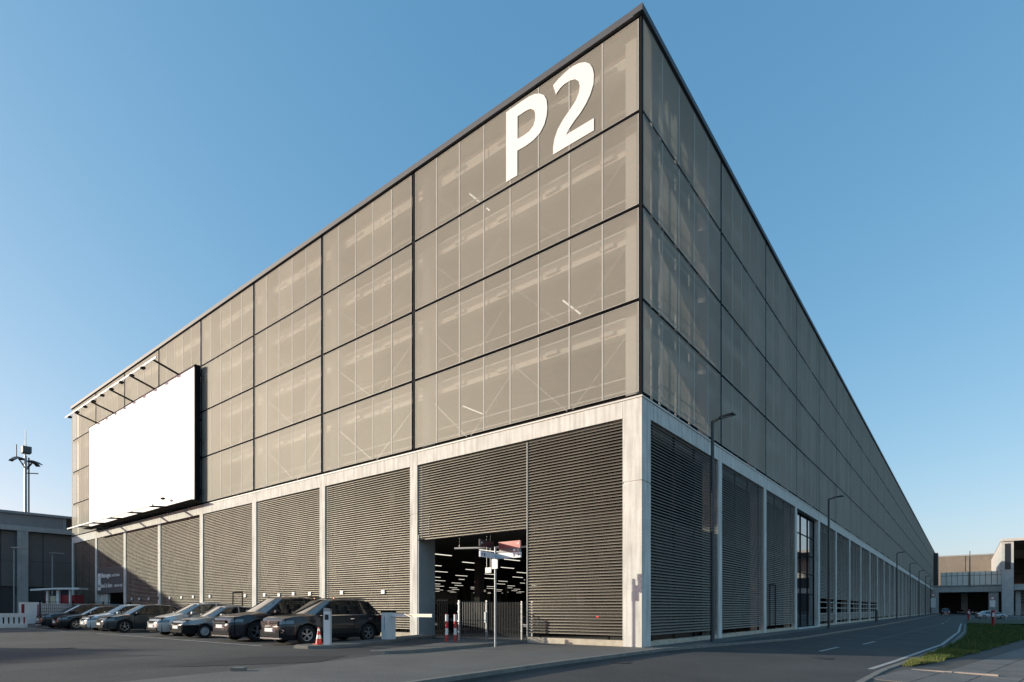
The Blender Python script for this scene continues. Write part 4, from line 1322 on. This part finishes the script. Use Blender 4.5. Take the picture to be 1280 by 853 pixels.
# ------------------------------------------------------------------ left edge: neighbouring building
XB = -70.0; Y0, Y1 = -42.0, 24.0
LB = thing('neighbour_building', 'shaded grey building with concrete columns at the left edge', 'building', (XB, 0, 0))
lo = (XB, 0, 0)
MB().box(XB-.1, XB+.15, Y0, Y1, 11.32, 11.58).build('coping', bluegrey, LB, org=lo)
MB().box(XB-.3, XB-.05, Y0, 1.63, 10.08, 11.32).build('fascia_panel', mat('fascia_grey', (.24, .25, .26), .6, var=.06), LB, org=lo)
MB().box(XB-.3, XB-.02, 1.64, 1.94, 10.08, 11.32).build('fascia_panel', bluegrey, LB, org=lo)
MB().box(XB-.35, XB-.12, 1.97, Y1, 10.08, 11.32).build('window_band', sign_k, LB, org=lo)
MB().box(XB-.2, XB+.05, Y0, Y1, 9.56, 10.08).build('beam', mat('beam_grey', (.40, .41, .41), .8, var=.1), LB, org=lo)
for y in (-36.8, -29.8, -22.8, -15.8, -8.8, -1.8, 5.2, 12.2):
    MB().box(XB-.25, XB+.0, y-.45, y+.45, 0, 9.56).build('column', mat('column_grey', (.38, .39, .385), .8, var=.14, vscale=1, streak=.1), LB, org=lo)
for y in frange(Y0, Y1, 3.5):
    MB().box(XB-.55, XB-.5, y+.03, y+3.47, 3.7, 6.4).build('wall_panel', cladd, LB, org=lo)
    MB().box(XB-.55, XB-.5, y+.03, y+3.47, 6.43, 9.56).build('wall_panel', cladd, LB, org=lo)
    MB().box(XB-.75, XB-.7, y+.03, y+3.47, 0, 3.67).build('wall_panel', cladd2, LB, org=lo)
    MB().box(XB-.7, XB-.66, y+1.2, y+2.1, 0, 2.8).build('door', cladd, LB, org=lo)
MB().box(-88, XB-.8, Y0, Y1, 0, 11.3).build('core', cladd2, LB, org=lo)
MB().box(-88, XB-.1, Y0, Y1, 11.33, 11.5).build('roof', bluegrey, LB, org=lo)
# second neighbour further towards the camera side (casts the long foreground shadow)
t = thing('far_left_building', 'plain grey building standing left of the car park beyond the frame', 'building', (-62, -62, 0))
e1 = Vector((-.857, -.515)); e2 = Vector((.515, -.857)); c0_ = Vector((-56.8, -46.6))
q_ = [c0_, c0_+e1*22, c0_+e1*22+e2*9, c0_+e2*9]
MB().prism([tuple(p) for p in q_], 0, 13.2, 'xy').build('wall', cladd, t, org=(-62, -62, 0))
cc_ = (q_[0]+q_[2])/2
MB().prism([tuple(p+(p-cc_).normalized()*.2) for p in q_], 13.2, 13.5, 'xy').build('roof', bluegrey, t, org=(-62, -62, 0))
# lamp posts at the left building
for (x, y, h), lb in (((-67, -3.1, 7.4), 'thin grey lamp post by the broad column of the left building'), ((-67, 0.0, 7.1), 'thin dark post in front of the dark wall of the left building')):
    t = thing('lamp_post', lb, 'lamp post', (x, y, 0))
    MB().tube((0, 0, 0), (0, 0, h), .08, .065, n=10).build('pole', galv, t, smooth=40)
    MB().box(-.1, .5, -.3, .9, h, h+.12).build('lamp_head', galv, t)
# floodlight mast
t = thing('floodlight_mast', 'tall floodlight mast with curved lamp heads rising behind the left building', 'floodlight mast', (-107.2, 5.98, 0))
MB().tube((0, 0, 0), (0, 0, 25.3), .22, .18, n=12).build('pole', galv, t, smooth=40)
MB().tube((.45, .3, 0), (.45, .3, 25.0), .10, n=8).build('cable_duct', steel_d, t)
MB().tube((0, 0, 25), (0, 0, 29.3), .10, .05, n=8).build('antenna', galv, t)
MB().box(-.6, .75, -.5, .6, 25.7, 26.7).build('cabinet', pole_m, t)
def flood(dx, dy, z, nm='flood_light'):
    k = MB(); n_ = 7; d = Vector((dx, dy, 0)).normalized(); s_ = Vector((-d.y, d.x, 0))*.35
    pts = []
    for i in range(n_):
        f = i/(n_-1); c = d*(.5+1.9*f); zz = z+.55*math.sin(math.pi*(.25+.75*f)) ; pts.append((c, zz))
    vs = []
    for c, zz in pts:
        vs += [(c.x-s_.x, c.y-s_.y, zz), (c.x+s_.x, c.y+s_.y, zz), (c.x+s_.x, c.y+s_.y, zz-.12), (c.x-s_.x, c.y-s_.y, zz-.12)]
    fs = []
    for i in range(n_-1):
        for q in range(4): fs.append((4*i+q, 4*i+(q+1)%4, 4*i+4+(q+1)%4, 4*i+4+q))
    fs += [(0,1,2,3), (4*n_-4, 4*n_-3, 4*n_-2, 4*n_-1)]
    k.add(vs, fs); k.build(nm, pole_m, t, smooth=30)
    MB().bar((0, 0, z-1.0), tuple(pts[2][0])[:2]+(z+.2,), .10).build('bracket', pole_m, t)
flood(-.8, -.62, 24.6); flood(.8, .62, 24.0); flood(.62, -.78, 24.2); flood(-.62, .78, 24.3)
MB().bar((-1.1, -.9, 25), (-1.1, -.9, 27.1), .12).build('small_antenna', pole_m, t)
MB().bar((0, 0, 22.6), (1.6, 1.2, 22.5), .14).build('crossbar', pole_m, t)

# plastic road barrier
t = thing('road_barrier', 'white plastic road barrier with slots at the left edge', 'road barrier', (-40.7, -8.2, .04))
ro = (-40.7, -8.2, .04)
a = Vector((-40.9, -7.45)); b = Vector((-40.4, -9.9)); d = (b-a).normalized(); nn_ = Vector((-d.y, d.x))
L_ = (b-a).length
def bb(u0, u1, z0, z1, th, m, nm):
    vs = []
    for z in (z0, z1):
        for u, s in ((u0, -1), (u1, -1), (u1, 1), (u0, 1)):
            p = a + d*u + nn_*s*th/2; vs.append((p.x, p.y, z))
    MB().add(vs, [(0,3,2,1),(4,5,6,7),(0,1,5,4),(1,2,6,5),(2,3,7,6),(3,0,4,7)]).build(nm, m, t, org=ro)
bb(0, L_, .04, .30, .34, white_p, 'foot'); bb(0, L_, .74, 1.0, .16, white_p, 'top_rail')
nb = 9
for i in range(nb+1):
    u = L_*i/nb
    bb(max(0, u-.09), min(L_, u+.09), .30, .74, .14, white_p if i != 1 else white_p, 'upright')
bb(.12, .17, .30, .74, .12, red_m, 'red_panel')
bb(.0, L_, .33, .72, .02, steel_d, 'back_panel')
# white portal frame with red
t = thing('portal_frame', 'white board with red edges standing between road barrier and fence', 'board', (-43.4, -6.8, .06))
po = (-43.4, -6.8, .06)
a = Vector((-43.35, -7.35)); b = Vector((-43.45, -6.05)); d = (b-a).normalized(); nn_ = Vector((-d.y, d.x)); L_ = (b-a).length
def bp_(u0, u1, z0, z1, th, m, nm):
    vs = []
    for z in (z0, z1):
        for u, s in ((u0, -1), (u1, -1), (u1, 1), (u0, 1)):
            p = a + d*u + nn_*s*th/2; vs.append((p.x, p.y, z))
    MB().add(vs, [(0,3,2,1),(4,5,6,7),(0,1,5,4),(1,2,6,5),(2,3,7,6),(3,0,4,7)]).build(nm, m, t, org=po)
bp_(0, L_, 1.62, 1.76, .10, white_p, 'top_bar'); bp_(.0, .12, .05, 1.62, .10, white_p, 'post'); bp_(.12, .30, .5, 1.62, .06, redk, 'red_edge')
bp_(.30, 1.02, .25, 1.62, .05, white_p, 'board'); bp_(1.02, L_, .05, 1.62, .08, redk, 'red_edge')
# long wire fence with white sheets behind
t = thing('site_fence', 'grey wire mesh fence in front of white sheets beyond the parked cars', 'fence', (-42.6, -6.3, .05))
so = (-42.6, -6.3, .05)
A = Vector((-42.4, -6.4)); Bq = Vector((-44.4, -.2))
NP = 3
for i in range(NP+1):
    c = A.lerp(Bq, i/NP); MB().box(c.x-.04, c.x+.04, c.y-.04, c.y+.04, .05, 1.86).build('post', steel_d, t, org=so)
for i in range(NP):
    p = A.lerp(Bq, i/NP); q = A.lerp(Bq, (i+1)/NP); mb = MB()
    for j in range(1, 16):
        c = p.lerp(q, j/16); mb.bar((c.x, c.y, .15), (c.x, c.y, 1.8), .014)
    for j in range(8): mb.bar((p.x, p.y, .15+j*.235), (q.x, q.y, .15+j*.235), .018)
    tag(mb.build('wire_panel', steel_d, t, org=so), kind='stuff')
    off = Vector((-.35, 0))
    mb = MB(); mb.bar((p.x-.35, p.y+.02, .92), (q.x-.35, q.y-.02, .92), .03, 1.5); mb.build('white_sheet', sign_w, t, org=so)
# red kiosk with white roof
t = thing('red_kiosk', 'red kiosk with a thin white canopy behind the site fence', 'kiosk', (-53.2, -2.3, 0))
ko = (-53.2, -2.3, 0)
u = Vector((.785, .62, 0))
def kb(u0, u1, z0, z1, d0, d1, m, nm, z1b=None):
    z1b = z1 if z1b is None else z1b
    w = Vector((-.62, .785, 0)); c = Vector((-53.6, -2.68, 0)); vs = []
    for zz in (0, 1):
        for uu, dd in ((u0, d0), (u1, d0), (u1, d1), (u0, d1)):
            p = c + u*uu + w*dd
            z = z0 if zz == 0 else z1
            vs.append((p.x, p.y, z + (z1b-z1 if uu == u1 else 0)))
    MB().add(vs, [(0,3,2,1),(4,5,6,7),(0,1,5,4),(1,2,6,5),(2,3,7,6),(3,0,4,7)]).build(nm, m, t, org=ko)
kb(-2.05, 0, 2.85, 3.0, -.5, .6, white_p, 'canopy', 3.12); kb(0, 2.15, 2.97, 3.12, -.5, .6, white_p, 'canopy', 3.12)
kb(-1.0, -.85, 0, 2.9, -.1, .1, white_p, 'post'); kb(-.12, .10, 0, 2.98, -.1, .1, white_p, 'post'); kb(.98, 1.10, 0, 3.0, -.1, .1, white_p, 'post')
kb(-1.25, -.95, 0, 2.5, .1, .5, redk, 'red_panel'); kb(-.1, 1.30, 0, 2.5, .12, 1.2, redk, 'red_panel')
kb(-.72, -.25, .3, 2.42, .0, .3, mat('parcel_cream', (.62, .52, .38), .7), 'cream_panel')

# ------------------------------------------------------------------ right edge: footbridge and terminal buildings
FB = thing('footbridge', 'concrete footbridge with glass side panels crossing the far end of the road', 'footbridge', (8, 222, 0))
fo2 = (8, 222, 0)
bx0, bx1 = -.2, 17.8; by = 220.0
conc_b = mat('bridge_concrete', (.46, .47, .46), .8, var=.12, vscale=.5, streak=.1)
MB().box(bx0, bx1, by, by+9, 6.9, 8.9).build('deck', conc_b, FB, org=fo2)
MB().box(bx0, bx1, by-.35, by, 8.9, 9.15).build('ledge', conc_b, FB, org=fo2)
gm = mat('bridge_glass', (.66, .72, .68), .22, var=.1, vscale=.3, spec=.6)
NBP = 11
for i in range(NBP):
    x0 = bx0+2.2+(bx1-bx0-2.3)*i/NBP; x1 = bx0+2.2+(bx1-bx0-2.3)*(i+1)/NBP
    MB().box(x0+.05, x1-.05, by, by+.05, 9.2, 13.4).build('glass_panel', gm, FB, org=fo2)
    MB().box(x0-.05, x0+.05, by-.1, by+.1, 9.15, 13.5).build('mullion', steel_d, FB, org=fo2)
MB().box(bx0+2.1, bx1, by-.08, by+.08, 12.2, 12.3).build('rail', steel_d, FB, org=fo2)
MB().box(bx0+2.1, bx1, by+2, by+2.1, 9.1, 13.4).build('inner_wall', gm, FB, org=fo2)
MB().box(bx1, bx1+.7, by-.1, by+.6, 9.15, 13.9).build('end_post', steel_d, FB, org=fo2)
MB().box(bx0-.6, bx0+1.4, by-.4, by+6, 9.15, 20.0).build('stair_tower', cladd2, FB, org=fo2)
MB().box(bx1-3.6, bx1-1.2, by+.5, by+3.0, -.6, 6.9).build('pier', conc_b, FB, org=fo2)
MB().box(bx0-.2, bx0+1.6, by-.6, by+3.0, -.6, 6.9).build('pier', conc_b, FB, org=fo2)
MB().box(7.2, 9.0, by+20, by+21.5, -.6, 8).build('pier', conc_b, FB, org=fo2)
# lamp on the bridge
t = thing('bridge_lamp', 'slim grey pole rising in front of the footbridge glass', 'lamp post', (9.5, by-.6, 8.9))
MB().tube((0, 0, -.0), (0, 0, 11.2), .18, .12, n=8).build('pole', pole_m, t)
MB().box(-.3, .3, -.2, .5, -.1, 0.02).build('base_plate', galv, t)

# beige mesh facade behind the bridge (sister garage)
SG = thing('sister_garage', 'beige mesh clad building rising behind the footbridge', 'building', (20, 300, 0))
sg = (20, 300, 0)
tan_m = mat('mesh_tan', (.19, .165, .135), .8, var=.12, vscale=.25, streak=.15)
for i in range(9):
    x0 = -14+i*11.2
    MB().box(x0+.12, x0+11.08, 300, 300.3, 8, 24.4).build('mesh_panel', tan_m, SG, org=sg)
MB().box(-14, 87, 300.3, 330, -.6, 24.2).build('core', cladd2, SG, org=sg)
MB().box(-14, 87, 299.8, 330, 24.45, 25.0).build('coping', bluegrey, SG, org=sg)
MB().box(-14, 87, 299.9, 300.25, 7.2, 7.9).build('beam', conc_b, SG, org=sg)

# portal building at the right edge
TB = thing('terminal_building', 'concrete terminal building with tall portal roof and sunlit stair at the right edge', 'building', (17, 215, 0))
to_ = (17, 215, 0)
lightc = mat('portal_concrete', (.50, .49, .46), .8, var=.08)
MB().box(17.1, 19.8, 212, 216, -.6, 21.9).build('column', conc_b, TB, org=to_)
MB().box(17.75, 19.1, 211.9, 212.0, 13.4, 21.2).build('dark_window', sign_k, TB, org=to_)
MB().box(17.0, 80, 211.5, 216, 21.9, 22.7).build('roof_edge', lightc, TB, org=to_)
MB().box(17.0, 18.0, 216, 300, 13.5, 22.5).build('side_wall', lightc, TB, org=to_)
MB().box(17.0, 80, 216, 300, 22.3, 22.6).build('roof', bluegrey, TB, org=to_)
MB().box(19.8, 80, 214, 240, 21.3, 21.9).build('soffit', cladd2, TB, org=to_)
MB().box(20.1, 80, 216, 225, 7.2, 9.0).build('upper_deck', conc_b, TB, org=to_)
m = MB()
for i in range(30): m.box(20.1+i*2, 20.18+i*2, 215.9, 216, 9.0, 12.2)
m.box(20, 80, 215.9, 216, 12.1, 12.3); m.build('balustrade', steel_d, TB, org=to_)
m = MB()
for i in range(8): m.box(24.0+i*1.6, 60, 228, 240, 13.5+i*1.0, 14.6+i*1.0)
m.build('stair_block', lightc, TB, org=to_)
for y_, x_ in ((219, 21.2), (219, 27), (219, 33)):
    MB().box(x_-.6, x_+.6, y_, y_+1.2, -.6, 7.2).build('pillar', conc_b, TB, org=to_)
MB().box(22, 60, 238, 239, -.6, 7.2).build('rear_wall', cladd2, TB, org=to_)
gd = mat('grey_shutter', (.26, .27, .27), .7, var=.1)
for x_ in (20.8, 25.6):
    for k_ in range(4):
        MB().box(x_, x_+4.2, 226, 226.2, 3.6+k_*.9, 4.3+k_*.9).build('shutter_band', gd, TB, org=to_)
    MB().box(x_, x_+4.2, 226, 226.2, -.5, 3.3).build('shutter', gd, TB, org=to_)
# dark back of the underpass
UB = thing('underpass_wall', 'dark wall and slab closing the underpass behind the footbridge', 'building', (8, 262, 0))
MB().box(-12, 60, 262, 263, -.6, 8.6).build('wall', mat('underpass_dark', (.03, .034, .03), .9, var=.3, vscale=.2), UB, org=(8, 262, 0))
MB().box(-12, 18, 229, 263, 8.0, 8.8).build('slab', cladd2, UB, org=(8, 262, 0))
# far trees / hedge glimpsed under the bridge
# signs and bollards near the bridge
def info_sign(loc, label, w=1.1, h=2.8, z=2.4, red=True):
    t = thing('traffic_sign', label, 'traffic sign', loc)
    MB().tube((0, 0, 0), (0, 0, z+h), .06, n=8).build('post', galv, t)
    MB().box(-w/2, w/2, -.10, -.06, z, z+h*.62).build('panel', white_p, t)
    MB().tube((0, -.12, z+h*.82), (0, -.08, z+h*.82), w*.42, n=16).build('round_plate', white_p if not red else red_m, t)
    MB().tube((0, -.14, z+h*.82), (0, -.10, z+h*.82), w*.30, n=16).build('plate_centre', white_p, t)
info_sign((14.0, 180, -.5), 'white and red traffic sign in front of the footbridge pier')
info_sign((-.2+1.0, 196, -.1), 'tall white sign with red top at the far garage corner', 1.2, 4.6, 1.9)
def red_pillar(loc, label):
    t = thing('red_pillar', label, 'pillar', loc, 0, 'red pillars on the lawn edge')
    MB().tube((0, 0, 0), (0, 0, .9), .13, .12, n=12).build('base', redk, t, smooth=40)
    MB().tube((0, 0, .9), (0, 0, 1.25), .18, .18, n=12).build('collar', redk, t, smooth=40)
    MB().box(-.09, .09, -.20, -.175, .95, 1.35).build('white_mark', white_p, t)
    MB().lathe((0, 0, 1.25), [(.18, 0), (.17, .25), (.08, .36), (.001, .38)], n=12).build('cap', redk, t, smooth=40)
red_pillar((10.5, 55.5, -.42), 'red pillar with a white mark standing in the lawn')
red_pillar((8.75, 96, -.36), 'smaller red pillar beyond the end of the white kerb line')
# railing in the distance
t = thing('guard_railing', 'low grey railing across the end of the lawn', 'railing', (9, 104, -.4))
m = MB()
for i in range(40): m.box(9+i*1.5, 9.06+i*1.5, 104, 104.06, -.4, .75)
m.box(9, 69, 104, 104.05, .7, .76); m.box(9, 69, 104, 104.05, .1, .15)
m.build('rails', galv, t, org=(9, 104, -.4))
